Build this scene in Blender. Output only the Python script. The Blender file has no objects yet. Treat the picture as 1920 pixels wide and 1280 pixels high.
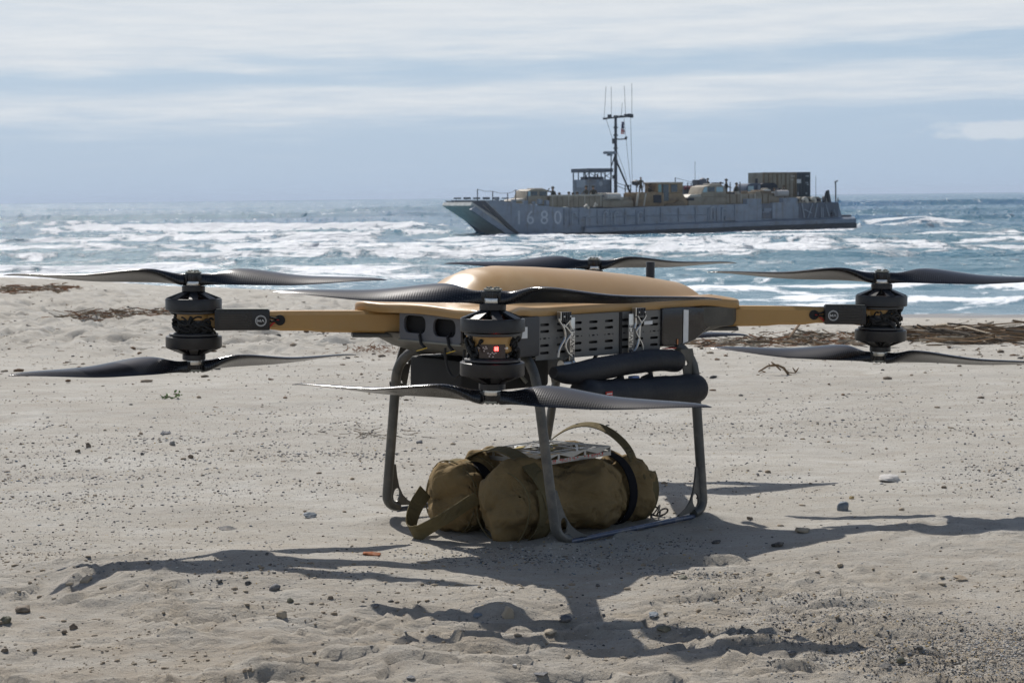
import bpy, bmesh, math, random
import numpy as np
from mathutils import Vector, Matrix
R = math.radians
rng = np.random.default_rng(7)
random.seed(7)
SC = bpy.context.scene
COL = SC.collection
W0, H0, FPX = 1920.0, 1280.0, 3300.0      # size of the photograph and its focal length in pixels
CAMZ = 0.92
PITCH = math.atan(270.5 / FPX)
ROLL = R(0.63)

# ------------------------------------------------------------------ camera
fw = Vector((0, math.cos(PITCH), -math.sin(PITCH)))
rt0 = Vector((1, 0, 0)); up0 = rt0.cross(fw)
rt = (rt0 * math.cos(ROLL) - up0 * math.sin(ROLL)).normalized()
up = rt.cross(fw).normalized()
cam = bpy.data.cameras.new('camera')
cam_o = bpy.data.objects.new('camera', cam); COL.objects.link(cam_o)
m3 = Matrix((rt, up, -fw)).transposed()
cam_o.matrix_world = Matrix.Translation((0, 0, CAMZ)) @ m3.to_4x4()
cam.sensor_width = 36.0
cam.lens = FPX / W0 * 36.0
cam.clip_start = 0.1; cam.clip_end = 60000
cam.dof.use_dof = True; cam.dof.focus_distance = 4.7; cam.dof.aperture_fstop = 16.0
SC.camera = cam_o

# ------------------------------------------------------------------ sky, sun, exposure
SUN_DIR = Vector((-0.37, 0.83, 1.0)).normalized()
SUN_EL = math.asin(SUN_DIR.z)
SUN_AZ = math.atan2(SUN_DIR.x, SUN_DIR.y)
world = bpy.data.worlds.new('World'); SC.world = world; world.use_nodes = True
nt = world.node_tree; nt.nodes.clear()
def N(nt, kind, **kw):
    n = nt.nodes.new(kind)
    for k, v in kw.items():
        if k.startswith('i_'):
            n.inputs[k[2:].replace('_', ' ')].default_value = v
        else: setattr(n, k, v)
    return n
def L(nt, a, b): nt.links.new(a, b)
def math_n(nt, op, a, b=None, c=None, clamp=False):
    n = nt.nodes.new('ShaderNodeMath'); n.operation = op; n.use_clamp = clamp
    for i, v in enumerate((a, b, c)):
        if v is None: continue
        if isinstance(v, (int, float)): n.inputs[i].default_value = v
        else: nt.links.new(v, n.inputs[i])
    return n.outputs[0]
def ramp(nt, fac, stops, interp='LINEAR'):
    n = nt.nodes.new('ShaderNodeValToRGB'); cr = n.color_ramp; cr.interpolation = interp
    while len(cr.elements) < len(stops): cr.elements.new(0.5)
    for e, (p, c) in zip(cr.elements, stops):
        e.position = p
        e.color = (c, c, c, 1) if isinstance(c, (int, float)) else (*c, 1)
    nt.links.new(fac, n.inputs[0]); return n.outputs[0]
def mixc(nt, fac, a, b, blend='MIX'):
    n = nt.nodes.new('ShaderNodeMix'); n.data_type = 'RGBA'; n.blend_type = blend
    for sock, v in ((n.inputs[0], fac), (n.inputs[6], a), (n.inputs[7], b)):
        if isinstance(v, (int, float)): sock.default_value = v
        elif isinstance(v, tuple): sock.default_value = (*v, 1) if len(v) == 3 else v
        else: nt.links.new(v, sock)
    return n.outputs[2]
sky = nt.nodes.new('ShaderNodeTexSky'); sky.sky_type = 'NISHITA'; sky.sun_disc = False
sky.sun_elevation = SUN_EL; sky.sun_rotation = SUN_AZ
sky.air_density = 1.0; sky.dust_density = 1.2; sky.ozone_density = 1.5; sky.altitude = 0
tc = nt.nodes.new('ShaderNodeTexCoord')
sep = nt.nodes.new('ShaderNodeSeparateXYZ'); L(nt, tc.outputs['Generated'], sep.inputs[0])
vx, vy, vz = sep.outputs
# stratus decks stretched out along the horizon
mp = N(nt, 'ShaderNodeMapping'); mp.inputs['Scale'].default_value = (5, 5, 62); L(nt, tc.outputs['Generated'], mp.inputs[0])
n1 = N(nt, 'ShaderNodeTexNoise', i_Scale=1.0, i_Detail=7.0, i_Roughness=0.55, i_Distortion=0.25); L(nt, mp.outputs[0], n1.inputs['Vector'])
mp2 = N(nt, 'ShaderNodeMapping'); mp2.inputs['Scale'].default_value = (16, 16, 190); mp2.inputs['Location'].default_value = (3, 1, 7)
L(nt, tc.outputs['Generated'], mp2.inputs[0])
n2 = N(nt, 'ShaderNodeTexNoise', i_Scale=1.0, i_Detail=5.0, i_Roughness=0.6); L(nt, mp2.outputs[0], n2.inputs['Vector'])
# altitude of the lower edge of the deck drops a little towards the left
zz = math_n(nt, 'ADD', vz, math_n(nt, 'MULTIPLY', vx, -0.03))
zz = math_n(nt, 'ADD', zz, math_n(nt, 'MULTIPLY', math_n(nt, 'SUBTRACT', n1.outputs[0], 0.5), 0.02))
bias = ramp(nt, zz, [(0.0, 0.0), (0.032, 0.0), (0.043, 0.30), (0.052, 0.66), (0.0635, 0.62), (0.068, 0.10), (0.075, 0.12), (0.083, 0.80), (0.12, 0.86), (0.22, 0.55), (0.40, 0.18), (0.6, 0.0)])
mask = math_n(nt, 'ADD', bias, math_n(nt, 'MULTIPLY', math_n(nt, 'SUBTRACT', n2.outputs[0], 0.5), 0.8))
mask = math_n(nt, 'ADD', mask, math_n(nt, 'MULTIPLY', math_n(nt, 'SUBTRACT', n1.outputs[0], 0.5), 0.8))
# one small cumulus low on the right
def gauss(nt, v, c, s):
    d = math_n(nt, 'DIVIDE', math_n(nt, 'SUBTRACT', v, c), s)
    return math_n(nt, 'EXPONENT', math_n(nt, 'MULTIPLY', math_n(nt, 'MULTIPLY', d, d), -1.0))
cum = math_n(nt, 'MULTIPLY', gauss(nt, vx, 0.272, 0.062), gauss(nt, vz, 0.0335, 0.0075))
mp3 = N(nt, 'ShaderNodeMapping'); mp3.inputs['Scale'].default_value = (60, 60, 170); L(nt, tc.outputs['Generated'], mp3.inputs[0])
n3 = N(nt, 'ShaderNodeTexNoise', i_Scale=1.0, i_Detail=5.0, i_Roughness=0.6); L(nt, mp3.outputs[0], n3.inputs['Vector'])
cmask = math_n(nt, 'MULTIPLY', math_n(nt, 'SUBTRACT', math_n(nt, 'ADD', cum, math_n(nt, 'MULTIPLY', n3.outputs[0], 0.9)), 0.95), 3.2, clamp=True)
cmask = math_n(nt, 'MULTIPLY', cmask, 0.6)
m1 = nt.nodes.new('ShaderNodeMapRange'); m1.interpolation_type = 'SMOOTHSTEP'
L(nt, mask, m1.inputs[0]); m1.inputs[1].default_value = 0.0; m1.inputs[2].default_value = 1.0; m1.inputs[3].default_value = 0.0; m1.inputs[4].default_value = 0.94
cl = math_n(nt, 'MAXIMUM', m1.outputs[0], cmask)
shade = mixc(nt, n2.outputs[0], (7.4, 7.9, 8.5), (9.2, 9.5, 9.7))
# thin veil that pales the blue near the horizon
veil = mixc(nt, ramp(nt, vz, [(0.0, 0.88), (0.05, 0.84), (0.16, 0.55), (0.35, 0.1), (0.7, 0.0)]), sky.outputs[0], (4.75, 6.3, 8.3))
allc = mixc(nt, cl, veil, shade)
bg = nt.nodes.new('ShaderNodeBackground'); bg.inputs[1].default_value = 0.09
L(nt, allc, bg.inputs[0])
wo = nt.nodes.new('ShaderNodeOutputWorld'); L(nt, bg.outputs[0], wo.inputs[0])
sl = bpy.data.lights.new('sun', 'SUN'); sl.energy = 4.65; sl.angle = R(0.53); sl.color = (1.0, 0.955, 0.89)
so = bpy.data.objects.new('sun', sl); COL.objects.link(so)
so.rotation_euler = (-SUN_DIR).to_track_quat('-Z', 'Y').to_euler(); so.location = SUN_DIR * 50
SC.view_settings.view_transform = 'Standard'; SC.view_settings.look = 'None'
SC.view_settings.exposure = 0.0; SC.view_settings.gamma = 1.0; SC.view_settings.use_curve_mapping = False
try:
    SC.cycles.use_denoising = True
    SC.cycles.max_bounces = 6; SC.cycles.sample_clamp_indirect = 6.0
except Exception: pass

# ------------------------------------------------------------------ materials
def newmat(name):
    m = bpy.data.materials.new(name); m.use_nodes = True
    nt = m.node_tree; nt.nodes.clear()
    out = nt.nodes.new('ShaderNodeOutputMaterial'); b = nt.nodes.new('ShaderNodeBsdfPrincipled')
    nt.links.new(b.outputs[0], out.inputs[0]); return m, nt, b
def mat(name, base, rough=0.5, metal=0.0, var=0.12, vscale=12.0, bump=0.0, bscale=60.0, coat=0.0, spec=0.5, emit=None, estr=0.0, dirt=None, dirt_amt=0.5, dscale=4.0):
    m, nt, b = newmat(name)
    tcn = nt.nodes.new('ShaderNodeTexCoord')
    nz = N(nt, 'ShaderNodeTexNoise', i_Scale=vscale, i_Detail=5.0, i_Roughness=0.6); L(nt, tcn.outputs['Object'], nz.inputs['Vector'])
    lo = tuple(max(0, c * (1 - var)) for c in base); hi = tuple(min(1, c * (1 + var)) for c in base)
    col = ramp(nt, nz.outputs[0], [(0.3, lo), (0.7, hi)])
    if dirt:
        nd = N(nt, 'ShaderNodeTexNoise', i_Scale=dscale, i_Detail=7.0, i_Roughness=0.65); L(nt, tcn.outputs['Object'], nd.inputs['Vector'])
        col = mixc(nt, ramp(nt, nd.outputs[0], [(0.5, 0.0), (0.72, dirt_amt)]), col, dirt)
    L(nt, col, b.inputs['Base Color'])
    L(nt, ramp(nt, nz.outputs[0], [(0.3, max(0.02, rough - 0.06)), (0.7, min(1, rough + 0.06))]), b.inputs['Roughness'])
    b.inputs['Metallic'].default_value = metal
    b.inputs['Specular IOR Level'].default_value = spec
    b.inputs['Coat Weight'].default_value = coat; b.inputs['Coat Roughness'].default_value = 0.08
    if emit: b.inputs['Emission Color'].default_value = (*emit, 1); b.inputs['Emission Strength'].default_value = estr
    if bump:
        nb = N(nt, 'ShaderNodeTexNoise', i_Scale=bscale, i_Detail=4.0); L(nt, tcn.outputs['Object'], nb.inputs['Vector'])
        bn = nt.nodes.new('ShaderNodeBump'); bn.inputs['Strength'].default_value = 1.0; bn.inputs['Distance'].default_value = bump
        L(nt, nb.outputs[0], bn.inputs['Height']); L(nt, bn.outputs[0], b.inputs['Normal'])
    return m

# ------------------------------------------------------------------ numeric noise
def _hash(ix, iy, seed):
    h = (ix.astype(np.int64) * 374761393 + iy.astype(np.int64) * 668265263 + seed * 1442695041) & 0xffffffff
    h = ((h ^ (h >> 13)) * 1274126177) & 0xffffffff
    h = h ^ (h >> 16)
    return (h & 0xffff) / 65535.0
def vnoise(x, y, seed=0):
    x = np.asarray(x, float); y = np.asarray(y, float)
    ix = np.floor(x); iy = np.floor(y); fx = x - ix; fy = y - iy
    ix = ix.astype(np.int64); iy = iy.astype(np.int64)
    ux = fx * fx * fx * (fx * (fx * 6 - 15) + 10); uy = fy * fy * fy * (fy * (fy * 6 - 15) + 10)
    a = _hash(ix, iy, seed); b = _hash(ix + 1, iy, seed); c = _hash(ix, iy + 1, seed); d = _hash(ix + 1, iy + 1, seed)
    return (a + (b - a) * ux) * (1 - uy) + (c + (d - c) * ux) * uy
def fbm(x, y, oct=4, seed=0, gain=0.5):
    s = 0; a = 1; t = 0
    for i in range(oct):
        s = s + a * vnoise(x * 2 ** i + 17.3 * i, y * 2 ** i - 9.1 * i, seed + i); t += a; a *= gain
    return s / t - 0.5
def sst(a, b, x):
    t = np.clip((np.asarray(x, float) - a) / (b - a), 0, 1); return t * t * (3 - 2 * t)

# ------------------------------------------------------------------ object helpers
def tag(o, label=None, cat=None, group=None, kind=None):
    if label: o['label'] = label
    if cat: o['category'] = cat
    if group: o['group'] = group
    if kind: o['kind'] = kind
    return o
def empty(name, loc=(0, 0, 0), mtx=None, parent=None):
    o = bpy.data.objects.new(name, None); COL.objects.link(o); o.empty_display_size = 0.1
    if mtx is not None: o.matrix_world = mtx
    else: o.location = loc
    if parent: o.parent = parent
    return o
def raw_obj(name, verts, faces, m, parent=None, smooth=True):
    me = bpy.data.meshes.new(name)
    if isinstance(verts, np.ndarray) and isinstance(faces, np.ndarray):
        k = faces.shape[1]
        me.vertices.add(len(verts)); me.vertices.foreach_set('co', verts.astype(np.float32).ravel())
        me.loops.add(faces.size); me.loops.foreach_set('vertex_index', faces.astype(np.int32).ravel())
        me.polygons.add(len(faces)); me.polygons.foreach_set('loop_start', np.arange(0, faces.size, k, dtype=np.int32))
        me.update(calc_edges=True)
    else:
        me.from_pydata([tuple(v) for v in verts], [], [tuple(f) for f in faces]); me.update()
    if smooth: me.polygons.foreach_set('use_smooth', [True] * len(me.polygons))
    if m: me.materials.append(m)
    o = bpy.data.objects.new(name, me); COL.objects.link(o)
    if parent: o.parent = parent
    return o
class MB:
    """collects simple shapes, then links them as one mesh object"""
    def __init__(s): s.v = []; s.f = []; s.m = []; s.mi = 0
    def add(s, vs, fs, M=None):
        b = len(s.v)
        for v in vs: s.v.append(tuple(M @ Vector(v)) if M is not None else tuple(v))
        for f in fs: s.f.append(tuple(b + i for i in f)); s.m.append(s.mi)
        return s
    def box(s, c, d, M=None, taper=1.0, rz=0.0):
        x, y, z = d[0] / 2, d[1] / 2, d[2] / 2; t = taper
        vs = [(-x, -y, -z), (x, -y, -z), (x, y, -z), (-x, y, -z), (-x * t, -y * t, z), (x * t, -y * t, z), (x * t, y * t, z), (-x * t, y * t, z)]
        Mt = Matrix.Translation(c) @ Matrix.Rotation(rz, 4, 'Z')
        if M is not None: Mt = M @ Mt
        return s.add(vs, [(3, 2, 1, 0), (4, 5, 6, 7), (0, 1, 5, 4), (1, 2, 6, 5), (2, 3, 7, 6), (3, 0, 4, 7)], Mt)
    def lathe(s, prof, n=24, M=None, caps=True):
        vs = []; fs = []
        for r, z in prof:
            for k in range(n):
                a = 2 * math.pi * k / n; vs.append((r * math.cos(a), r * math.sin(a), z))
        for i in range(len(prof) - 1):
            for k in range(n):
                a = i * n + k; b = i * n + (k + 1) % n; fs.append((a, b, b + n, a + n))
        if caps:
            fs.append(tuple(range(n - 1, -1, -1))); fs.append(tuple((len(prof) - 1) * n + k for k in range(n)))
        return s.add(vs, fs, M)
    def tube(s, pts, r, n=8, M=None, caps=True, flat=1.0, upv=None):
        pts = [Vector(p) for p in pts]; rs = r if isinstance(r, (list, tuple)) else [r] * len(pts)
        vs = []; fs = []; pn = None
        for i, p in enumerate(pts):
            t = (pts[min(i + 1, len(pts) - 1)] - pts[max(i - 1, 0)]).normalized()
            if pn is None:
                a = Vector(upv) if upv is not None else (Vector((0, 0, 1)) if abs(t.z) < 0.9 else Vector((1, 0, 0)))
                pn = (a - t * a.dot(t)).normalized()
            else: pn = (pn - t * pn.dot(t)).normalized()
            bn = t.cross(pn)
            for k in range(n):
                a = 2 * math.pi * k / n
                vs.append(p + pn * (math.cos(a) * rs[i] * flat) + bn * (math.sin(a) * rs[i]))
        for i in range(len(pts) - 1):
            for k in range(n):
                a = i * n + k; b = i * n + (k + 1) % n; fs.append((a, a + n, b + n, b))
        if caps: fs.append(tuple(range(n))); fs.append(tuple((len(pts) - 1) * n + k for k in range(n - 1, -1, -1)))
        return s.add(vs, fs, M)
    def prism(s, poly, y0, y1, M=None):
        """polygon in x,z extruded along y"""
        n = len(poly); vs = [(x, y0, z) for x, z in poly] + [(x, y1, z) for x, z in poly]
        fs = [tuple(range(n)), tuple(range(2 * n - 1, n - 1, -1))] + [(i, i + n, (i + 1) % n + n, (i + 1) % n) for i in range(n)]
        return s.add(vs, fs, M)
    def loft(s, rings, M=None, caps=True):
        n = len(rings[0]); vs = [p for r in rings for p in r]; fs = []
        for i in range(len(rings) - 1):
            for k in range(n):
                a = i * n + k; b = i * n + (k + 1) % n; fs.append((a, b, b + n, a + n))
        if caps: fs.append(tuple(range(n - 1, -1, -1))); fs.append(tuple((len(rings) - 1) * n + k for k in range(n)))
        return s.add(vs, fs, M)
    def build(s, name, m, parent=None, smooth=False, bevel=0.0, seg=2, angle=35):
        me = bpy.data.meshes.new(name); me.from_pydata(s.v, [], s.f)
        for mm in (m if isinstance(m, (list, tuple)) else [m]): me.materials.append(mm)
        bm = bmesh.new(); bm.from_mesh(me)
        bm.faces.ensure_lookup_table()
        for f, mi in zip(bm.faces, s.m): f.material_index = mi
        bmesh.ops.recalc_face_normals(bm, faces=bm.faces)
        if bevel > 0:
            ed = [e for e in bm.edges if len(e.link_faces) == 2 and e.calc_face_angle(0) > R(30)]
            bmesh.ops.bevel(bm, geom=ed, offset=bevel, segments=seg, profile=0.6, affect='EDGES', clamp_overlap=True)
        if smooth or bevel > 0:
            for f in bm.faces: f.smooth = True
            for e in bm.edges:
                if len(e.link_faces) == 2 and e.calc_face_angle(0) > R(angle): e.smooth = False
        bm.to_mesh(me); bm.free(); me.update()
        o = bpy.data.objects.new(name, me); COL.objects.link(o)
        if parent: o.parent = parent
        return o
def eval_mesh(tmp, name):
    COL.objects.link(tmp) if tmp.name not in COL.objects else None
    dg = bpy.context.evaluated_depsgraph_get(); dg.update()
    me = bpy.data.meshes.new_from_object(tmp.evaluated_get(dg)); me.name = name
    d = tmp.data; bpy.data.objects.remove(tmp)
    return me
def text_obj(name, body, size, m, parent, M, ext=0.0006, spacing=1.0):
    c = bpy.data.curves.new('txt', 'FONT'); c.body = body; c.size = size; c.extrude = ext; c.align_x = 'CENTER'; c.align_y = 'CENTER'
    c.resolution_u = 3; c.space_character = spacing
    me = eval_mesh(bpy.data.objects.new('txt', c), name); me.transform(M); me.materials.clear(); me.materials.append(m)
    o = bpy.data.objects.new(name, me); COL.objects.link(o); o.parent = parent; return o
def plate_holes(name, outer, holes, thick, m, parent, M, bevel=0.0):
    """flat plate (x,y polygon) with real openings"""
    c = bpy.data.curves.new('pl', 'CURVE'); c.dimensions = '2D'; c.fill_mode = 'BOTH'; c.extrude = thick / 2; c.bevel_depth = bevel
    for poly in [outer] + holes:
        s = c.splines.new('POLY'); s.points.add(len(poly) - 1); s.use_cyclic_u = True
        for p, (x, y) in zip(s.points, poly): p.co = (x, y, 0, 1)
    me = eval_mesh(bpy.data.objects.new('pl', c), name); me.transform(M); me.materials.clear(); me.materials.append(m)
    o = bpy.data.objects.new(name, me); COL.objects.link(o)
    if parent: o.parent = parent
    return o
def slot(cx, cy, w, h, n=5):
    """stadium outline"""
    r = min(w, h) / 2; pts = []
    for sx, a0 in ((1, -90), (-1, 90)):
        for k in range(n + 1):
            a = R(a0 + 180 * k / n); pts.append((cx + sx * (w / 2 - r) + r * math.cos(a), cy + r * math.sin(a)))
    return pts
def rrect(cx, cy, w, h, r, n=4):
    pts = []
    for sx, sy, a0 in ((1, 1, 0), (-1, 1, 90), (-1, -1, 180), (1, -1, 270)):
        for k in range(n + 1):
            a = R(a0 + 90 * k / n); pts.append((cx + sx * (w / 2 - r) + r * math.cos(a), cy + sy * (h / 2 - r) + r * math.sin(a)))
    return pts
def at(px, py, Y):
    """the point on the sight line through a pixel of the photograph at distance Y"""
    d = fw + rt * ((px - 960) / FPX) + up * ((640 - py) / FPX)
    t = Y / d.y
    return Vector((0, 0, CAMZ)) + d * t

# ------------------------------------------------------------------ the beach
YK = [0, 8, 10, 12, 15, 18, 25, 32, 50, 60, 120]
ZK = [0, -0.02, -0.055, -0.15, -0.31, -0.48, -0.90, -1.37, -2.57, -3.1, -6]
def gh(X, Y):
    """height of the sand"""
    X = np.asarray(X, float); Y = np.asarray(Y, float)
    zc = np.interp(X, [-14, -9.3, -5.6, -3, 4, 10], [-.33, -.42, -.65, -.80, -1.37, -1.42])
    lam = zc / -1.37
    zb = np.interp(Y, YK, ZK)
    z = np.where(Y < 32, zb * lam, zc + (zb + 1.37) * ((2.57 + zc) / 1.20))
    # slow undulation
    z = z + 0.045 * fbm(X / 2.6 + 3, Y / 1.6, 3, 11) * sst(2, 4, Y)
    z = z + 0.045 * np.exp(-((X + .75) / .42) ** 2 - ((Y - 4.32) / .28) ** 2) + 0.02 * np.exp(-((X - 1.25) / .5) ** 2 - ((Y - 4.75) / .35) ** 2)
    for (fx, fy) in ((-.372, 5.072), (.551, 5.059), (.112, 4.601), (.081, 5.495)):
        z = z + .013 * np.exp(-((X - fx) ** 2 + (Y - fy) ** 2) / .07 ** 2)
    along = np.clip(((X - .112) * .439 + (Y - 4.601) * .458) / (.439 ** 2 + .458 ** 2), 0, 1)
    dd = np.hypot(X - .112 - along * .439, Y - 4.601 - along * .458)
    z = z + .009 * np.exp(-(dd / .05) ** 2) * (.6 + .8 * vnoise(X * 14, Y * 14, 5))
    z = z - 0.012 * np.exp(-((X - .1) / .7) ** 2 - ((Y - 5.0) / .6) ** 2)
    z = z + 0.028 * np.exp(-((X + .03) / .055) ** 2 - ((Y - 3.86) / .075) ** 2) + 0.022 * np.exp(-((X + .22) / .08) ** 2 - ((Y - 3.45) / .06) ** 2) + 0.02 * np.exp(-((X + .08) / .09) ** 2 - ((Y - 3.58) / .05) ** 2)
    # wind ripples and soft lumps
    near = 1 - sst(9, 16, Y)
    w = fbm(X * 1.1, Y * 1.3, 3, 40)
    z = z + near * 0.007 * np.sin((Y * 1.0 + X * 0.22 + w * 1.3) * 26) * sst(-.05, .25, fbm(X * .8 + 9, Y * .7, 2, 5)) * 0.55
    z = z + near * 0.020 * fbm(X * 3.3, Y * 5.0, 4, 21, 0.55)
    # crusted, broken surface close to the camera: small scarps that face the viewer
    wob = fbm(X * 1.3, Y * 1.1, 3, 77)
    fg = 1 - sst(4.0, 4.9, Y + 0.9 * wob + 0.10 * X + .35 * np.exp(-((X + .1) / .5) ** 2 - ((Y - 4.0) / .35) ** 2))
    fg = np.clip(fg + .75 * np.exp(-((X - 1.5) / .6) ** 2 - ((Y - 4.7) / .35) ** 2), 0, 1)
    for (kx, ky, q0, am, sd, th) in ((1.6, 4.6, 8.0, .017, 31, .0), (3.6, 9.5, 6.0, .010, 33, .02)):
        n = fbm(X * kx + 4, Y * ky + 2 + .5 * wob, 4, sd, 0.52)
        q = n * q0 + Y * 1.2
        saw = q - np.floor(q); saw = np.where(saw < 0.90, (saw / 0.90) ** 1.4, (1 - saw) / 0.10)
        lv = sst(th - .05, th + .10, fbm(X * kx * 1.1 + 9, Y * ky * .8, 3, sd + 30))
        z = z + fg * lv * am * saw
    z = z + fg * 0.016 * fbm(X * 7, Y * 17, 4, 91, 0.62) + fg * 0.035 * np.maximum(0, fbm(X * 4.2 + 8, Y * 11, 4, 99, 0.55) - .09)
    for (cx, cy, sx, sy, hh_) in ((-1.03, 4.52, .07, .035, .012), (-1.02, 4.36, .12, .04, .014), (-.90, 4.0, .10, .035, .013), (-.72, 3.69, .05, .025, .011), (-.50, 3.34, .11, .03, .012), (-.33, 3.50, .06, .03, .02), (.47, 4.42, .10, .04, .022), (.36, 4.78, .10, .03, .014)):
        e = ((X - cx) / sx) ** 2 + ((Y - cy) / sy) ** 2 + 1.6 * fbm(X * 22, Y * 30, 3, 131)
        z = z + hh_ * (1 - sst(.4, 1.25, e))
    # trampled sand further back, mostly on the left
    tr = sst(10.5, 13, Y) * (1 - sst(26, 34, Y)) * (0.35 + 0.65 * sst(0.5, -1.5, X - 0.02 * Y))
    rid = np.abs(fbm(X * 3.1, Y * 1.9, 3, 57, .6))
    z = z + tr * (0.11 * fbm(X * 1.25, Y * .75, 4, 51, 0.6) - 0.36 * np.maximum(0, fbm(X * 4.2, Y * 2.4, 3, 55, .6) - .05) + 0.09 * fbm(X * 7, Y * 5, 3, 59, .6) + 0.16 * np.maximum(0, .10 - rid))
    z = z + sst(24, 34, Y) * (1 - sst(40, 48, Y)) * 0.10 * fbm(X * .5, Y * .4, 3, 58)
    z = z * 1.0 + 0.0025 * near * fbm(X * 30, Y * 45, 2, 15)
    z = np.where(Y < 0, z * 0.3, z)
    return z
def g1(x, y): return float(gh(np.array([x]), np.array([y]))[0])
_RY = 0.8 * 75 ** (np.arange(1600) / 1600.0)
def ray_ground(px, py):
    d = fw + rt * ((px - 960) / FPX) + up * ((640 - py) / FPX)
    t = _RY / d.y; X = d.x * t; Z = CAMZ + d.z * t; G = gh(X, _RY)
    i = int(np.argmax(Z < G)) if (Z < G).any() else 1599
    return (float(X[i]), float(_RY[i]), float(G[i]))
def polar(r0, r1, ratio, hfun, dense=0.0021, amin=None):
    nr = int(math.log(r1 / r0) / math.log(ratio)); rr = r0 * (r1 / r0) ** (np.arange(nr + 1) / nr)
    a1 = np.arange(-0.40, 0.4001, dense)
    a2 = [0.40]; st = dense
    while a2[-1] < math.pi: st *= 1.12; a2.append(a2[-1] + min(st, 0.08))
    a2 = np.array(a2[1:]); a2 = a2[a2 < math.pi - 0.02]
    aa = np.concatenate([-a2[::-1], a1, a2, [math.pi]])
    na = len(aa)
    RR, AA = np.meshgrid(rr, aa, indexing='ij')
    X = RR * np.sin(AA); Y = RR * np.cos(AA)
    Z = hfun(X, Y)
    V = np.stack([X.ravel(), Y.ravel(), Z.ravel()], 1)
    i = np.arange(nr)[:, None] * na + np.arange(na)[None, :]
    j = np.arange(nr)[:, None] * na + ((np.arange(na) + 1) % na)[None, :]
    F = np.stack([i, j, j + na, i + na], -1).reshape(-1, 4)
    return V, F, X, Y
def ghm(X, Y):
    return gh(X, Y)
sandm, snt, sb = newmat('sand')
tcs = snt.nodes.new('ShaderNodeTexCoord')
def nz(nt, src, sc, det=5.0, rough=0.6, mapscale=None, dist=0.0):
    n = N(nt, 'ShaderNodeTexNoise', i_Scale=sc, i_Detail=det, i_Roughness=rough, i_Distortion=dist)
    if mapscale:
        mm = N(nt, 'ShaderNodeMapping'); mm.inputs['Scale'].default_value = mapscale; L(nt, src, mm.inputs[0]); L(nt, mm.outputs[0], n.inputs['Vector'])
    else: L(nt, src, n.inputs['Vector'])
    return n.outputs[0]
ob = tcs.outputs['Object']
big = nz(snt, ob, 0.9, 4); mid = nz(snt, ob, 7.0, 6, 0.65, (1, 1.7, 1)); fine = nz(snt, ob, 190.0, 3, 0.7)
grain = nz(snt, ob, 620.0, 2, 0.8)
sepo = snt.nodes.new('ShaderNodeSeparateXYZ'); L(snt, ob, sepo.inputs[0])
c0 = mixc(snt, ramp(snt, big, [(0.35, 0.0), (0.65, 1.0)]), (0.405, 0.385, 0.342), (0.490, 0.473, 0.430))
patch_ = nz(snt, ob, 2.6, 6, 0.68, (1, 2.2, 1), 0.4)
c1 = mixc(snt, ramp(snt, math_n(snt, 'ADD', math_n(snt, 'MULTIPLY', mid, .5), math_n(snt, 'MULTIPLY', patch_, .5)), [(0.40, 0.0), (0.60, 0.75)]), c0, (0.35, 0.315, 0.26))
# the front of the beach is a browner, crusted sand
frontm = ramp(snt, math_n(snt, 'MULTIPLY', sepo.outputs[1], 0.1), [(0.36, 1.0), (0.52, 0.0)])
c1 = mixc(snt, math_n(snt, 'MULTIPLY', frontm, mid), c1, (0.26, 0.21, 0.15))
c1 = mixc(snt, ramp(snt, nz(snt, ob, 1.3, 5, .7, (.6, 2.4, 1), .3), [(.46, 0.), (.66, .5)]), c1, (.30, .275, .235))
c2 = mixc(snt, ramp(snt, fine, [(0.32, 0.50), (0.46, 0.0)]), c1, (0.17, 0.155, 0.14))
c3 = mixc(snt, ramp(snt, grain, [(0.60, 0.0), (0.72, 0.55)]), c2, (0.72, 0.69, 0.63))
c3 = mixc(snt, ramp(snt, grain, [(0.26, 0.6), (0.37, 0.0)]), c3, (0.15, 0.13, 0.12))
vor = N(snt, 'ShaderNodeTexVoronoi', i_Scale=85.0); L(snt, ob, vor.inputs['Vector'])
spk = math_n(snt, 'MULTIPLY', math_n(snt, 'LESS_THAN', vor.outputs['Distance'], 0.20), math_n(snt, 'LESS_THAN', N(snt, 'ShaderNodeSeparateColor').outputs[0], 2.0))
scn = snt.nodes.new('ShaderNodeSeparateColor'); L(snt, vor.outputs['Color'], scn.inputs[0])
spk = math_n(snt, 'MULTIPLY', math_n(snt, 'LESS_THAN', vor.outputs['Distance'], 0.24), math_n(snt, 'GREATER_THAN', scn.outputs[0], 0.86))
c4 = mixc(snt, math_n(snt, 'MULTIPLY', spk, 0.75), c3, (0.10, 0.10, 0.10))
wet = ramp(snt, math_n(snt, 'ADD', math_n(snt, 'MULTIPLY', sepo.outputs[2], -0.25), math_n(snt, 'MULTIPLY', math_n(snt, 'SUBTRACT', big, 0.5), 0.05)), [(0.40, 0.0), (0.52, 1.0)])
c5 = mixc(snt, wet, c4, (0.20, 0.175, 0.15))
L(snt, c5, sb.inputs['Base Color'])
L(snt, ramp(snt, wet, [(0.0, 0.92), (1.0, 0.32)]), sb.inputs['Roughness'])
sb.inputs['Specular IOR Level'].default_value = 0.35
bh = math_n(snt, 'ADD', math_n(snt, 'MULTIPLY', fine, 0.6), math_n(snt, 'MULTIPLY', grain, 0.5))
bh = math_n(snt, 'ADD', bh, math_n(snt, 'MULTIPLY', nz(snt, ob, 45.0, 4, 0.6, (1, 1.8, 1)), 1.6))
bmp = snt.nodes.new('ShaderNodeBump'); bmp.inputs['Distance'].default_value = 0.006; bmp.inputs['Strength'].default_value = 0.8
L(snt, bh, bmp.inputs['Height']); L(snt, bmp.outputs[0], sb.inputs['Normal'])

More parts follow.
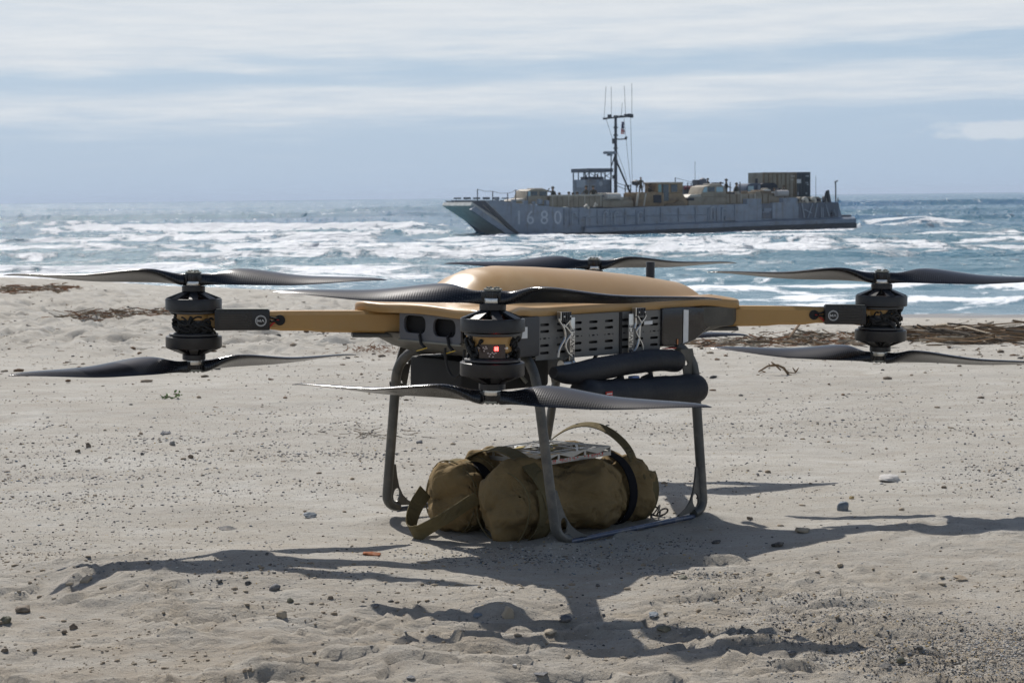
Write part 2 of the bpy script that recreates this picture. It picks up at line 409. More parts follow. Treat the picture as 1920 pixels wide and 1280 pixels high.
V, F, GX_, GY_ = polar(0.35, 75.0, 1.0030, ghm, 0.0024)
GZ_ = V[:, 2].reshape(GX_.shape); _ra = np.hypot(GX_[:, 0], GY_[:, 0]); _aa = np.unwrap(np.arctan2(GX_[0], GY_[0])); _aa[-1] = math.pi
def gz(X, Y):
    """height of the built sand mesh"""
    r = np.hypot(X, Y); a = np.arctan2(X, Y)
    fi = np.clip(np.interp(r, _ra, np.arange(len(_ra))), 0, len(_ra) - 1.001); fj = np.clip(np.interp(a, _aa, np.arange(len(_aa))), 0, len(_aa) - 1.001)
    i = fi.astype(int); j = fj.astype(int); u = fi - i; v = fj - j
    return (GZ_[i, j] * (1 - u) + GZ_[i + 1, j] * u) * (1 - v) + (GZ_[i, j + 1] * (1 - u) + GZ_[i + 1, j + 1] * u) * v
ground = raw_obj('sand', V, F, sandm); tag(ground, kind='structure')
cap = MB(); cap.box((0, 0, -0.03 + g1(0, 0)), (0.9, 0.9, 0.02)); co = cap.build('sand_under_camera', sandm); co.name = 'sand_patch'; tag(co, kind='structure')

# ------------------------------------------------------------------ the sea
SEA = CAMZ - 3.47
def pxx(px, Y): return (px - 960) / FPX * Y
CREST = [  # distance, height, foam length, x-range in degrees of the view, slope, foam density
    (203, 0.95, 17, -.27, -.04, 0.00, 1.00), (176, 0.35, 12, -.32, -.03, 0.02, .45), (150, 0.55, 16, -.34, -.07, 0.00, 1.0),
    (146, 0.12, 16, -.06, .34, 0.03, .75), (131, 0.26, 12, -.34, .34, 0.02, .85), (114, 0.22, 13, -.10, .34, -.02, .95), (108, 0.30, 12, -.34, -.05, .02, .62),
    (97, 0.30, 9, .02, .30, .0, .30), (90, 0.42, 11, -.34, -.16, 0.0, 1.0), (84, 0.34, 7, -.15, -.02, 0.05, .62), (78, 0.2, 7, -.34, -.08, 0.0, .75),
    (64, 0.16, 3.0, -.14, .40, 0.03, .95), (56.5, 0.07, 1.6, -.02, .40, -.03, .8), (70, .10, 2.5, -.12, .10, .0, .45),
    (196, 0.9, 12, .205, .255, 0.0, 0.95), (152, 0.7, 8, .272, .40, 0.0, 0.9), (300, 1.25, 0, .16, .6, 0.02, 0), (470, 1.7, 0, -.1, .6, 0.03, 0),
    (255, .8, 10, -.30, -.22, 0.0, .55), (330, 1.0, 0, -.6, .1, -.02, 0), (640, 1.2, 0, -.6, .6, 0.0, 0), (235, .6, 0, .1, .6, -.03, 0), (176, .5, 0, .22, .5, .02, 0)]
def seafun(X, Y):
    Rr = np.hypot(X, Y); T = X / np.maximum(np.abs(Y), 1)
    Yw = Y + 5.0 * fbm(X / 30, Y / 60, 3, 201) * np.clip(Y / 120, .12, 3) + 1.2 * fbm(X / 5, Y / 9, 2, 205) * np.clip(Y / 120, .1, 1)
    z = np.zeros_like(X); foam = np.zeros_like(X)
    for k, (d, amp, fl, ta, tb, sl, dens) in enumerate(CREST):
        e = sst(ta - .03, ta + .03, T) * (1 - sst(tb - .03, tb + .03, T))
        e = e * (0.55 + 0.9 * np.clip(fbm(X / (d * .12), 7.0 * k + Y * 0, 3, 300 + k) + .5, 0, 1))
        u = Yw - d - sl * X
        front = np.exp(-(np.minimum(u, 0) / (1.0 + amp * 1.6)) ** 2); back = np.exp(-(np.maximum(u, 0) / (2.5 + amp * 5)) ** 2)
        z += amp * e * np.where(u < 0, front, back)
        if dens > 0:
            f = np.where(u < 0, np.exp(u / fl * 1.5), np.exp(-(u / (0.5 + amp)) ** 2))
            foam = np.maximum(foam, dens * np.clip(e * 1.15, 0, 1) * f)
    att = 1 / (1 + (Rr / 900) ** 2)
    sw = np.clip(Y / 100, 0.15, 1.0)
    z += sw * (0.62 * fbm(X / 16, Y / 6.5, 3, 401) + 0.28 * fbm(X / 3.6, Y / 2.2, 3, 411)) + 0.10 * sw * fbm(X / 1.1, Y / .8, 2, 421)
    sp_ = np.hypot(X, Y) * 0.0052
    h1 = _hash((X * 7.13e3).astype(np.int64), (Y * 5.3e3).astype(np.int64), 77); h2 = _hash((X * 3.7e3).astype(np.int64), (Y * 9.1e3).astype(np.int64), 78)
    far = sst(60, 130, Y) * (1 - sst(1500, 4000, Y))
    z += far * sp_ * 0.10 * (h1 - .5) * (1 - .7 * np.clip(foam * 2, 0, 1))
    pat = np.clip(.5 + 2.2 * fbm(X / 14, Y / 30, 3, 461), 0, 1)
    z += far * np.clip(sp_, 0, 1.5) * (h2 > 1 - .05 * pat) * (.16 + .26 * h1) * (1 - np.clip(foam * 1.6, 0, 1)) * sst(8, 26, np.abs(Y - 148 - (X + .3) * .507))
    z += foam * (0.42 * np.clip(fbm(X / 2.2, Y / 1.6, 3, 431), -.2, .5)) * np.clip(Y / 120, 0.1, 1)
    z += sst(300, 900, Y) * 0.9 * fbm(X / 60, Y / 30, 3, 441)
    surf = sst(52, 60, Y) * (1 - sst(150, 215, Y))
    foam = np.maximum(foam, surf * (0.17 + 0.50 * fbm(X / 25, Y / 9, 3, 451)) * (1 - .22 * sst(.16, .26, T)))
    foam = np.maximum(foam, 0.30 * sst(44, 50, Y) * (1 - sst(56, 66, Y)))
    # the water is churned white along the near side of the vessel
    shipd = Y - (156 + (X + .3) * .507)
    foam = np.maximum(foam, 0.82 * np.exp(-np.abs(shipd + 3) / 6.0) * sst(-.035, -.005, T) * (1 - sst(.185, .215, T)) * np.where(shipd < 2, 1, 0.6))
    return z * att, foam
def seah(X, Y):
    z, f = seafun(X, Y); seah.foam = f.ravel(); return SEA + z
V, F, _, _ = polar(36.0, 9000.0, 1.0052, seah, 0.0016)
seam, wnt, wb = newmat('sea_water')
sea = raw_obj('sea', V, F, seam); tag(sea, kind='structure')
att = sea.data.attributes.new('foam', 'FLOAT', 'POINT'); att.data.foreach_set('value', seah.foam.astype(np.float32))
tcw = wnt.nodes.new('ShaderNodeTexCoord'); ow = tcw.outputs['Object']
at_n = wnt.nodes.new('ShaderNodeAttribute'); at_n.attribute_name = 'foam'
sepw = wnt.nodes.new('ShaderNodeSeparateXYZ'); L(wnt, ow, sepw.inputs[0])
fa = nz(wnt, ow, 1.0, 6, 0.58, (0.20, 0.15, 0.3), 1.4); fb = nz(wnt, ow, 1.0, 6, 0.7, (1.5, 0.7, 1), 0.6)
fsum = math_n(wnt, 'ADD', math_n(wnt, 'MULTIPLY', fa, 1.55), math_n(wnt, 'MULTIPLY', fb, 0.45))
ff = math_n(wnt, 'ADD', at_n.outputs['Fac'], math_n(wnt, 'MULTIPLY', math_n(wnt, 'SUBTRACT', fsum, 1.0), 1.9))
fm = wnt.nodes.new('ShaderNodeMapRange'); fm.interpolation_type = 'SMOOTHSTEP'; L(wnt, ff, fm.inputs[0])
fm.inputs[1].default_value = 0.36; fm.inputs[2].default_value = 0.66
deep = ramp(wnt, math_n(wnt, 'MULTIPLY', sepw.outputs[1], 0.002), [(0.09, (0.13, 0.20, 0.25)), (0.2, (0.040, 0.16, 0.23)), (0.45, (0.020, 0.115, 0.23))])
vn = nz(wnt, ow, 0.02, 3, 0.5, (1, 2, 1))
wcol = mixc(wnt, ramp(wnt, vn, [(0.35, 0.0), (0.65, 0.7)]), deep, (0.035, 0.145, 0.175))
L(wnt, mixc(wnt, fm.outputs[0], wcol, (0.80, 0.82, 0.84)), wb.inputs['Base Color'])
L(wnt, ramp(wnt, fm.outputs[0], [(0.0, 0.23), (1.0, 0.8)]), wb.inputs['Roughness'])
wb.inputs['IOR'].default_value = 1.33
w1 = nz(wnt, ow, 1.0, 5, 0.6, (0.9, 1.9, 1), 0.3); w2 = nz(wnt, ow, 1.0, 4, 0.6, (0.16, 0.42, 1), 0.2); w3 = nz(wnt, ow, 1.0, 3, 0.6, (4.5, 8.5, 1))
hh = math_n(wnt, 'ADD', math_n(wnt, 'MULTIPLY', w2, 0.9), math_n(wnt, 'ADD', math_n(wnt, 'MULTIPLY', w1, 0.42), math_n(wnt, 'MULTIPLY', w3, 0.07)))
hh = math_n(wnt, 'ADD', hh, math_n(wnt, 'MULTIPLY', fm.outputs[0], math_n(wnt, 'MULTIPLY', fb, 0.35)))
vw = N(wnt, 'ShaderNodeTexVoronoi', i_Scale=1.0); vm_ = N(wnt, 'ShaderNodeMapping'); vm_.inputs['Scale'].default_value = (0.55, 0.16, 0.0); L(wnt, ow, vm_.inputs[0]); L(wnt, vm_.outputs[0], vw.inputs['Vector'])
vsc = wnt.nodes.new('ShaderNodeSeparateColor'); L(wnt, vw.outputs['Color'], vsc.inputs[0])
pk = math_n(wnt, 'MULTIPLY', math_n(wnt, 'GREATER_THAN', vsc.outputs[0], 0.90), math_n(wnt, 'MAXIMUM', math_n(wnt, 'SUBTRACT', 0.34, vw.outputs['Distance']), 0.0))
hh = math_n(wnt, 'ADD', hh, math_n(wnt, 'MULTIPLY', pk, 3.2))
shal = ramp(wnt, math_n(wnt, 'MULTIPLY', sepw.outputs[1], 0.01), [(0.52, 0.12), (0.95, 1.0)])
wbm = wnt.nodes.new('ShaderNodeBump'); wbm.inputs['Distance'].default_value = 1.0; L(wnt, shal, wbm.inputs['Strength'])
L(wnt, hh, wbm.inputs['Height']); L(wnt, wbm.outputs[0], wb.inputs['Normal'])

# ================================================================== the drone
ochre = mat('ochre_paint', (0.46, 0.265, 0.085), 0.42, var=0.05, vscale=9, bump=0.00025, bscale=420, dirt=(0.42, 0.34, 0.22), dirt_amt=0.22, dscale=7)
shellm = mat('tan_shell_paint', (0.405, 0.24, 0.088), 0.36, var=0.04, vscale=6, bump=0.00018, bscale=500, dirt=(0.52, 0.42, 0.27), dirt_amt=0.25, dscale=6)
hullgrey = mat('olive_grey_composite', (0.075, 0.072, 0.062), 0.5, var=0.15, vscale=14, dirt=(0.25, 0.22, 0.17), dirt_amt=0.3, dscale=9)
darkgrey = mat('dark_grey_plastic', (0.045, 0.047, 0.052), 0.45, var=0.15, dirt=(0.2, 0.18, 0.15), dirt_amt=0.2)
black = mat('black_anodised', (0.011, 0.011, 0.013), 0.40, var=0.2, vscale=30, dirt=(0.14, 0.125, 0.10), dirt_amt=0.16, dscale=16)
blackgloss = mat('black_gloss', (0.014, 0.014, 0.016), 0.16, var=0.2, coat=0.4, dirt=(0.18, 0.16, 0.13), dirt_amt=0.2, dscale=10)
rubber = mat('black_rubber', (0.012, 0.012, 0.012), 0.7)
alu = mat('bare_aluminium', (0.62, 0.61, 0.58), 0.33, metal=1.0, var=0.06)
aluplate = mat('grey_anodised_sheet', (0.17, 0.17, 0.165), 0.50, metal=0.55, var=0.08, dirt=(0.2, 0.17, 0.13), dirt_amt=0.3)
dull = mat('dull_grey_metal', (0.24, 0.24, 0.21), 0.5, metal=0.6, var=0.12)
copper = mat('copper_winding', (0.60, 0.20, 0.09), 0.35, metal=0.8, var=0.2)
fabric = mat('black_padding', (0.009, 0.011, 0.016), 0.62, var=0.2, vscale=25, bump=0.0012, bscale=120, dirt=(0.10, 0.09, 0.08), dirt_amt=0.12)
legm = mat('grey_leg_coating', (0.070, 0.070, 0.064), 0.40, var=0.12, vscale=8, dirt=(0.28, 0.24, 0.19), dirt_amt=0.45, dscale=14)
whitep = mat('white_print', (0.75, 0.75, 0.73), 0.6, var=0.05)
inkm = mat('black_ink', (0.02, 0.02, 0.03), 0.6)
redw = mat('red_wire', (0.55, 0.03, 0.02), 0.4)
yelw = mat('yellow_tie', (0.75, 0.50, 0.05), 0.5)
pinkm = mat('pink_ribbon', (0.75, 0.10, 0.18), 0.7)
shadem = mat('recess_shade_black', (0.006, 0.006, 0.007), 0.8)  # near-black colour that stands in for shade inside openings
# woven carbon fibre under clear lacquer
carbon, cnt, cb = newmat('carbon_fibre')
cat_ = cnt.nodes.new('ShaderNodeTexCoord')
wv1 = N(cnt, 'ShaderNodeTexWave', i_Scale=52.0, i_Distortion=0.3); wv1.bands_direction = 'X'; L(cnt, cat_.outputs['Object'], wv1.inputs['Vector'])
wv2 = N(cnt, 'ShaderNodeTexWave', i_Scale=70.0, i_Distortion=0.3); wv2.bands_direction = 'Y'; L(cnt, cat_.outputs['Object'], wv2.inputs['Vector'])
wsum = math_n(cnt, 'MULTIPLY', wv1.outputs['Fac'], wv2.outputs['Fac'])
L(cnt, ramp(cnt, wsum, [(0.0, (0.010, 0.011, 0.013)), (1.0, (0.028, 0.030, 0.036))]), cb.inputs['Base Color'])
cb.inputs['Roughness'].default_value = 0.20; cb.inputs['Coat Weight'].default_value = 0.0
cb.inputs['Specular IOR Level'].default_value = 0.42
cbm = cnt.nodes.new('ShaderNodeBump'); cbm.inputs['Distance'].default_value = 0.00025; cbm.inputs['Strength'].default_value = 0.6
L(cnt, wsum, cbm.inputs['Height']); L(cnt, cbm.outputs[0], cb.inputs['Normal']); L(cnt, cbm.outputs[0], cb.inputs['Coat Normal'])

DC = Vector((0.106, 5.05, 0)); YAW = R(43.5)
DM = Matrix.Translation(DC) @ Matrix.Rotation(R(1.1), 4, 'Y') @ Matrix.Rotation(YAW, 4, 'Z')
drone = empty('cargo_drone', mtx=DM)
tag(drone, 'large tan four-armed cargo drone with eight black propellers standing on grey legs on the sand', 'drone')
IDM = DM.inverted()
def loc(v): return IDM @ Vector(v)
MOT = {'F': (-.772, -.577), 'R': (.837, -.546), 'L': (-.896, .485), 'B': (.822, .625)}
CZ = 0.572

def blade_mesh(sgn):
    """one blade along +x; sgn=+1 turns anticlockwise seen from above"""
    st = [(.022, .034, 30, .020), (.045, .036, 34, .017), (.075, .056, 34, .0125), (.105, .082, 29, .010), (.135, .097, 25, .0085), (.17, .100, 22.5, .0075),
          (.21, .096, 20, .0068), (.26, .088, 17.5, .006), (.31, .079, 15.5, .005), (.36, .069, 14, .0042), (.41, .057, 12.5, .0034), (.455, .045, 11.5, .0027), (.49, .033, 11, .0022), (.515, .021, 10.5, .0017), (.53, .007, 10, .001)]
    P = []
    nst = 42
    rs = np.interp(np.linspace(0, 1, nst), np.linspace(0, 1, len(st)), [s[0] for s in st])
    def cub(x, xs, ys):
        i = int(np.clip(np.searchsorted(xs, x) - 1, 0, len(xs) - 2)); t = (x - xs[i]) / (xs[i + 1] - xs[i])
        p0 = ys[max(i - 1, 0)]; p1 = ys[i]; p2 = ys[i + 1]; p3 = ys[min(i + 2, len(ys) - 1)]
        return .5 * ((2 * p1) + (-p0 + p2) * t + (2 * p0 - 5 * p1 + 4 * p2 - p3) * t * t + (-p0 + 3 * p1 - 3 * p2 + p3) * t ** 3)
    xs = [s[0] for s in st]
    rings = []
    nn = 20
    for r in rs:
        c = cub(r, xs, [s[1] for s in st]); be = R(cub(r, xs, [s[2] for s in st])) * .93; th = cub(r, xs, [s[3] for s in st])
        ring = []
        zte = -0.0155 * (1 - float(sst(.25, .53, r))) - .001
        swp = -0.010 * float(sst(.1, .53, r))
        for k in range(nn):
            a = 2 * math.pi * k / nn
            s_ = 0.5 + 0.5 * math.cos(a)                 # 1 at leading edge
            tk = th * math.sin(a) * (0.55 + 0.75 * s_) * (0.9 if s_ > .02 else .7)
            cam_ = 0.055 * c * (1 - (2 * s_ - 1) ** 2)
            y = (s_ - 0.42) * c * math.cos(be) + swp - math.sin(be) * (tk + cam_)
            z = zte + s_ * c * math.sin(be) + math.cos(be) * (tk + cam_)
            ring.append((r, sgn * y, z))
        rings.append(ring)
    mb = MB(); mb.loft(rings); return mb
_bl = {}
def propeller(key, z, sgn, yawdeg, parent_loc, up_=True):
    M = Matrix.Translation((parent_loc[0], parent_loc[1], z)) @ Matrix.Rotation(R(yawdeg) - YAW, 4, 'Z')
    hub = MB()
    hub.lathe([(.017, -.018), (.020, -.0165), (.0205, .010), (.019, .012)], 24)
    hub.box((0, 0, -.003), (.052, .026, .026))
    pr = hub.build('propeller', carbon, drone, bevel=.002); pr.matrix_local = M
    for k in (0, 1):
        if sgn not in _bl:
            b = blade_mesh(sgn).build('blade', carbon, pr, smooth=True, angle=60); _bl[sgn] = b.data
        else:
            b = bpy.data.objects.new('blade', _bl[sgn]); COL.objects.link(b); b.parent = pr
        b.rotation_euler = (0, 0, math.pi * k)
    d = 1 if up_ else -1
    cp = MB(); cp.lathe([(.0215, d * .012), (.0215, d * .0165)], 24)
    for k in range(6):
        a = k * math.pi / 3; cp.lathe([(.003, 0), (.003, .004)], 8, Matrix.Translation((.013 * math.cos(a), .013 * math.sin(a), d * .0165 - (0 if d > 0 else .004))))
    cp.build('hub_cap', dull, pr)
    sc_ = MB(); sc_.lathe([(.0022, 0), (.0022, .0015)], 8, Matrix.Translation((0.004, -.0130, 0)) @ Matrix.Rotation(R(90), 4, 'X')); sc_.build('grub_screw', alu, pr)
    return pr
def motor(z, d, p):
    """brushless outrunner; d=+1 faces up"""
    M = Matrix.Translation((p[0], p[1], z)) @ Matrix.Scale(d, 4, (0, 0, 1))
    mb = MB()
    mb.lathe([(.0735, -.016), (.0758, -.0145), (.0760, .0125), (.0748, .0150), (.0700, .0160), (.0690, .010), (.0690, -.016)], 64)
    mb.lathe([(.0300, .034), (.0312, .0352), (.0312, .0480), (.0300, .0492), (.0215, .0492), (.0215, .020), (.03, .020)], 40)
    for k in range(8):
        a = k * math.pi / 4 + .2
        Ms = Matrix.Rotation(a, 4, 'Z')
        mb.add([(.024, -.009, .036), (.024, .009, .036), (.0725, .0125, .0165), (.0725, -.0125, .0165), (.024, -.009, .028), (.024, .009, .028), (.0725, .0125, .0085), (.0725, -.0125, .0085)],
               [(0, 1, 2, 3), (7, 6, 5, 4), (0, 3, 7, 4), (1, 5, 6, 2), (3, 2, 6, 7), (0, 4, 5, 1)], Ms)
    mo = mb.build('motor', black, drone, smooth=True, angle=28); mo.matrix_local = M
    w = MB()
    for k in range(24):
        a = k * math.pi / 12
        w.box((.056, 0, 0.000), (.020, .0095, .017), Matrix.Rotation(a, 4, 'Z'))
    w.build('copper_winding', copper, mo, bevel=.002)
    co_ = MB(); co_.lathe([(.0215, .0495), (.0220, .051), (.0220, .0605), (.0212, .0620)], 32); co_.build('silver_collar', alu, mo, smooth=True)
    st_ = MB(); st_.lathe([(.066, -.0185), (.066, -.023), (.045, -.026), (.020, -.026)], 40); st_.build('motor_base', darkgrey, mo, smooth=True)
def armframe(k):
    m = Vector((*MOT[k], 0)); sx = -1 if k in 'FL' else 1; sy = -1 if k in 'FR' else 1
    root = Vector((sx * .40, sy * .15, 0)); d = (root - m); ln = d.length; d.normalize()
    y = Vector((0, 0, 1)).cross(d)
    # make the y axis point towards the viewer's side (world -Y)
    wy = (DM.to_3x3() @ y).y
    M = Matrix((( d.x, y.x, 0, m.x), (d.y, y.y, 0, m.y), (0, 0, 1, 0), (0, 0, 0, 1)))
    return M, ln, (1 if wy < 0 else -1)
def sect(x, w, zc, h, ch=.010):
    a, b = w / 2, h / 2
    return [(x, -a, zc - b + ch * .6), (x, -a + ch * .6, zc - b), (x, a - ch * .6, zc - b), (x, a, zc - b + ch * .6), (x, a, zc + b - ch), (x, a - ch, zc + b), (x, -a + ch, zc + b), (x, -a, zc + b - ch)]
def arm(k):
    M, ln, s = armframe(k)
    mb = MB()
    mb.loft([sect(.035, .052, CZ + .006, .046), sect(.20, .052, CZ + .005, .047), sect(.235, .054, CZ + .003, .053), sect(.31, .055, CZ + .003, .054), sect(.345, .056, CZ + .001, .058), sect(ln, .062, CZ - .001, .062)])
    mb.lathe([(.041, CZ + .004), (.046, CZ + .008), (.046, CZ + .030), (.041, CZ + .034)] if k != 'F' else [(.041, CZ - .016), (.046, CZ - .012), (.046, CZ + .024), (.041, CZ + .028)], 32)
    a = mb.build('arm', ochre, drone, smooth=True, angle=30); a.matrix_local = M
    go = -.026 if k == 'R' else 0
    g = MB(); g.tube([(.232 + go, s * .0265, CZ + .006), (.232 + go, s * .0295, CZ + .006)], .0145, 20); g.build('cable_grommet', rubber, a)
    r_ = MB(); r_.tube([(.228 + go, s * .029, CZ + .007), (.215 + go, s * .037, CZ), (.203 + go, s * .036, CZ - .012)], .0026, 8); r_.build('power_wire', redw, a, smooth=True)
    b_ = MB(); b_.tube([(.230 + go, s * .029, CZ + .010), (.214 + go, s * .040, CZ + .012), (.203 + go, s * .036, CZ + .016)], .0028, 8)
    b_.tube([(.230 + go, s * .029, CZ + .002), (.216 + go, s * .042, CZ + .004), (.203 + go, s * .036, CZ + .004)], .0028, 8); b_.build('signal_wire', rubber, a, smooth=True)['kind'] = 'stuff'
    if k != 'B':
        e = MB(); el = .148 if k != 'R' else .122; sh_ = el - .148; e.box((.130 + sh_ / 2, s * .040, CZ + .008), (el, .028, .056)); 
        esc = e.build('speed_controller', darkgrey if False else black, drone, bevel=.003); esc.matrix_local = M
        fns = MB()
        for i in range(9):
            fns.box((.112 + sh_ / 3, s * .0550, CZ - .012 + i * .0046), (.088 + sh_ * .6, .003, .0022))
        for i in range(7): fns.box((.072 + i * .013, s * .0545, CZ + .032), (.006, .004, .002))
        fns.build('cooling_fins', blackgloss, esc)['kind'] = 'stuff'
        lid = MB(); lid.box((.130 + sh_ / 2, s * .040, CZ + .0375), (.140 + sh_, .024, .002)); lid.build('lid', dull, esc)
        # round maker's emblem on the face turned to the viewer
        c_ = Vector((.180 + sh_, s * .0545, CZ + .006)); rg = MB()
        Mr = Matrix.Translation(c_) @ Matrix.Rotation(R(90), 4, 'X')
        for ro, ri in ((.0150, .0138), (.0126, .0118)):
            rg.lathe([(ri, -.0006), (ro, -.0006), (ro, .0006), (ri, .0006), (ri, -.0006)], 40, Mr, caps=False)
        # lettering: drawn as strokes so that it reads from outside
        xs_ = -s  # text runs left to right for a viewer at side s
        def stroke(p0, p1):
            rg.tube([c_ + Vector((p0[0] * rdir, s * .0004, p0[1])), c_ + Vector((p1[0] * rdir, s * .0004, p1[1]))], .00075, 6)
        rdir = 1 if (DM.to_3x3() @ Vector(M.to_3x3() @ Vector((1, 0, 0)))).x > 0 else -1
        for a0, b0 in (((-.0085, -.0035), (-.0085, .0035)), ((-.0085, .0035), (-.005, -.002)), ((-.005, -.002), (-.0015, .0035)), ((-.0015, .0035), (-.0015, -.0035)), ((.0012, -.0035), (.0048, .0035)), ((.0048, .0035), (.0084, -.0035))): stroke(a0, b0)
        rg.build('emblem', whitep, esc)
    # cable bundle wrapped between the two motors
    rr_ = random.Random(ord(k)); cbm_ = MB()
    for i in range(34):
        a0 = rr_.uniform(0, 6.28); sp = rr_.uniform(.6, 1.7); z0 = CZ + rr_.uniform(-.030, .014); z1 = CZ + rr_.uniform(-.034, .022); rad = rr_.uniform(.046, .058)
        if k == 'F':
            a0 = rr_.choice([rr_.uniform(-.6, .45), rr_.uniform(2.6, 3.6)]) + math.atan2(0, 1) - YAW; sp *= .45
        pts = [(MOT[k][0] + (rad + .006 * math.sin(5 * t + i)) * math.cos(a0 + sp * t), MOT[k][1] + (rad + .006 * math.sin(5 * t + i)) * math.sin(a0 + sp * t), z0 + (z1 - z0) * t + .008 * math.sin(7 * t + i)) for t in [j / 20 for j in range(21)]]
        cbm_.tube(pts, rr_.choice([.0026, .0034, .0048]), 8)
    cbm_.build('motor_cables', rubber, drone, smooth=True)['kind'] = 'stuff'
for k in 'LRFB': arm(k)
#      upper (sgn, yaw)   lower (sgn, yaw): yaw in world degrees
PR = {'F': ((-1, -10), (1, -21)), 'L': ((1, -4), (-1, 38)), 'R': ((1, -18), (-1, -27)), 'B': ((-1, 15), (1, -8))}
for k in 'FLRB':
    motor(CZ + .049, 1, MOT[k]); motor(CZ - .054, -1, MOT[k])
    (s1, y1), (s2, y2) = PR[k]
    propeller(k, CZ + (.1205 if k != 'F' else .1165), s1, y1, MOT[k], True); propeller(k, CZ - .117, s2, y2, MOT[k], False)
# clamp plates between motors
for k in 'FLRB':
    cl = MB(); cl.lathe([(.050, CZ + .0225), (.050, CZ + .0265)], 32, Matrix.Translation((*MOT[k], 0))); cl.lathe([(.050, CZ - .0325), (.050, CZ - .0285)], 32, Matrix.Translation((*MOT[k], 0)))
    cl.lathe([(.034, CZ - .029), (.044, CZ - .022), (.044, CZ + .006)] if k != 'F' else [(.034, CZ - .029), (.034, CZ - .016)], 32, Matrix.Translation((*MOT[k], 0)))
    cl.build('motor_mount', darkgrey, drone)
# light board on the front motor pod
fw_loc = (IDM.to_3x3() @ Vector((0.0, -1, 0))).normalized(); sx_loc = (IDM.to_3x3() @ Vector((1, 0, 0))).normalized()
BM = Matrix((( sx_loc.x, -fw_loc.x, 0, MOT['F'][0]), (sx_loc.y, -fw_loc.y, 0, MOT['F'][1]), (0, 0, 1, 0), (0, 0, 0, 1)))
bd = MB()
n_ = 14; rad = .0475
for i in range(n_):
    a0 = R(-38 + 76 * i / n_); a1 = R(-38 + 76 * (i + 1) / n_)
    for r0, r1 in ((rad, rad + .002),):
        vs = [(math.sin(a) * r, -math.cos(a) * r, z) for z in (CZ - .026, CZ + .006) for a in (a0, a1) for r in (r0, r1)]
        bd.add(vs, [(0, 1, 3, 2), (4, 6, 7, 5), (1, 5, 7, 3), (0, 2, 6, 4), (0, 4, 5, 1), (2, 3, 7, 6)])
board = bd.build('light_board', mat('circuit_board', (0.035, 0.016, 0.012), 0.4, coat=.5), drone); board.matrix_local = BM
ledoff = mat('unlit_lamp', (0.5, 0.42, 0.4), 0.2); ledon = mat('lit_red_lamp', (0.8, 0.05, 0.04), 0.3, emit=(1.0, 0.035, 0.03), estr=14)
chips = MB()
for (x, z) in ((-.034, .0), (-.030, 0.0), (.030, 0), (-.020, .0015), (-.016, -.001), (-.014, .0035), (-.012, .0), (-.018, -.006), (-.009, -.011), (-.004, -.013), (.000, -.010), (.004, -.012), (.008, -.010), (-.006, -.018), (.002, -.019)):
    a = x / rad; chips.box((math.sin(a) * (rad + .003), -math.cos(a) * (rad + .003), CZ - .003 + z), (.0032, .002, .0030), rz=0)
chips.build('board_chips', ledoff, board)['kind'] = 'stuff'
on = MB()
for (x, z) in ((.007, .0015), (.0115, .0015), (.007, -.003), (.0115, -.003)):
    a = x / rad; on.lathe([(.0006, 0), (.0026, .0003), (.0026, .001), (.0015, .002)], 10, Matrix.Translation((math.sin(a) * (rad + .002), -math.cos(a) * (rad + .002), CZ - .003 + z)) @ Matrix.Rotation(R(90), 4, 'X'))
on.build('lit_red_led', ledon, board, smooth=True)
for sx in (-.036, .036):
    a = sx / rad; q = MB(); q.lathe([(.003, 0), (.003, .002)], 10, Matrix.Translation((math.sin(a) * (rad + .002), -math.cos(a) * (rad + .002), CZ - .003)) @ Matrix.Rotation(R(90), 4, 'X')); q.build('screw', alu, board)

# ---- top shell: a height field inside a four-lobed outline
def smooth_poly(pts, n=400, it=30):
    P = np.array(pts, float); P2 = np.vstack([P, P[:1]]); seg = np.hypot(*np.diff(P2, axis=0).T); s = np.concatenate([[0], np.cumsum(seg)])
    t = np.linspace(0, s[-1], n, endpoint=False); Q = np.stack([np.interp(t, s, P2[:, 0]), np.interp(t, s, P2[:, 1])], 1)
    for _ in range(it): Q = .25 * np.roll(Q, 1, 0) + .5 * Q + .25 * np.roll(Q, -1, 0)
    return Q
quad = [(.500, 0), (.502, .10), (.506, .175), (.512, .225), (.513, .262), (.500, .285), (.462, .288), (.41, .265), (.36, .238), (.30, .215), (0, .205)]
outl = [(x, y) for x, y in quad] + [(-x, y) for x, y in quad[::-1][1:]] + [(-x, -y) for x, y in quad[1:]] + [(x, -y) for x, y in quad[::-1][1:-1]]
OUT = smooth_poly(outl, 480, 40)
ang = np.arctan2(OUT[:, 1], OUT[:, 0]); rad_ = np.hypot(OUT[:, 0], OUT[:, 1])
def hump(u, v):
    zr = np.interp(u, [-.50, -.44, -.40, -.35, -.30, -.22, -.075, .14, .37, .50, .545, .565, .60], [0, .012, .047, .074, .088, .094, .088, .074, .052, .036, .030, .006, 0])
    w = np.interp(u, [-.5, -.40, -.30, -.1, .2, .55], [.13, .155, .185, .195, .175, .12])
    s = np.abs(v) / w
    g = np.clip(1 - s ** 2.3, 0, 1) ** 1.15
    return zr * g
rings = []
ks = np.concatenate([[0.0001], np.linspace(.03, .985, 54), [1.0]])
zed = lambda u, v: .626 - .010 * np.clip(np.hypot(u / .55, v / .30) - .55, 0, 1)
Vs = []
nO = len(OUT)
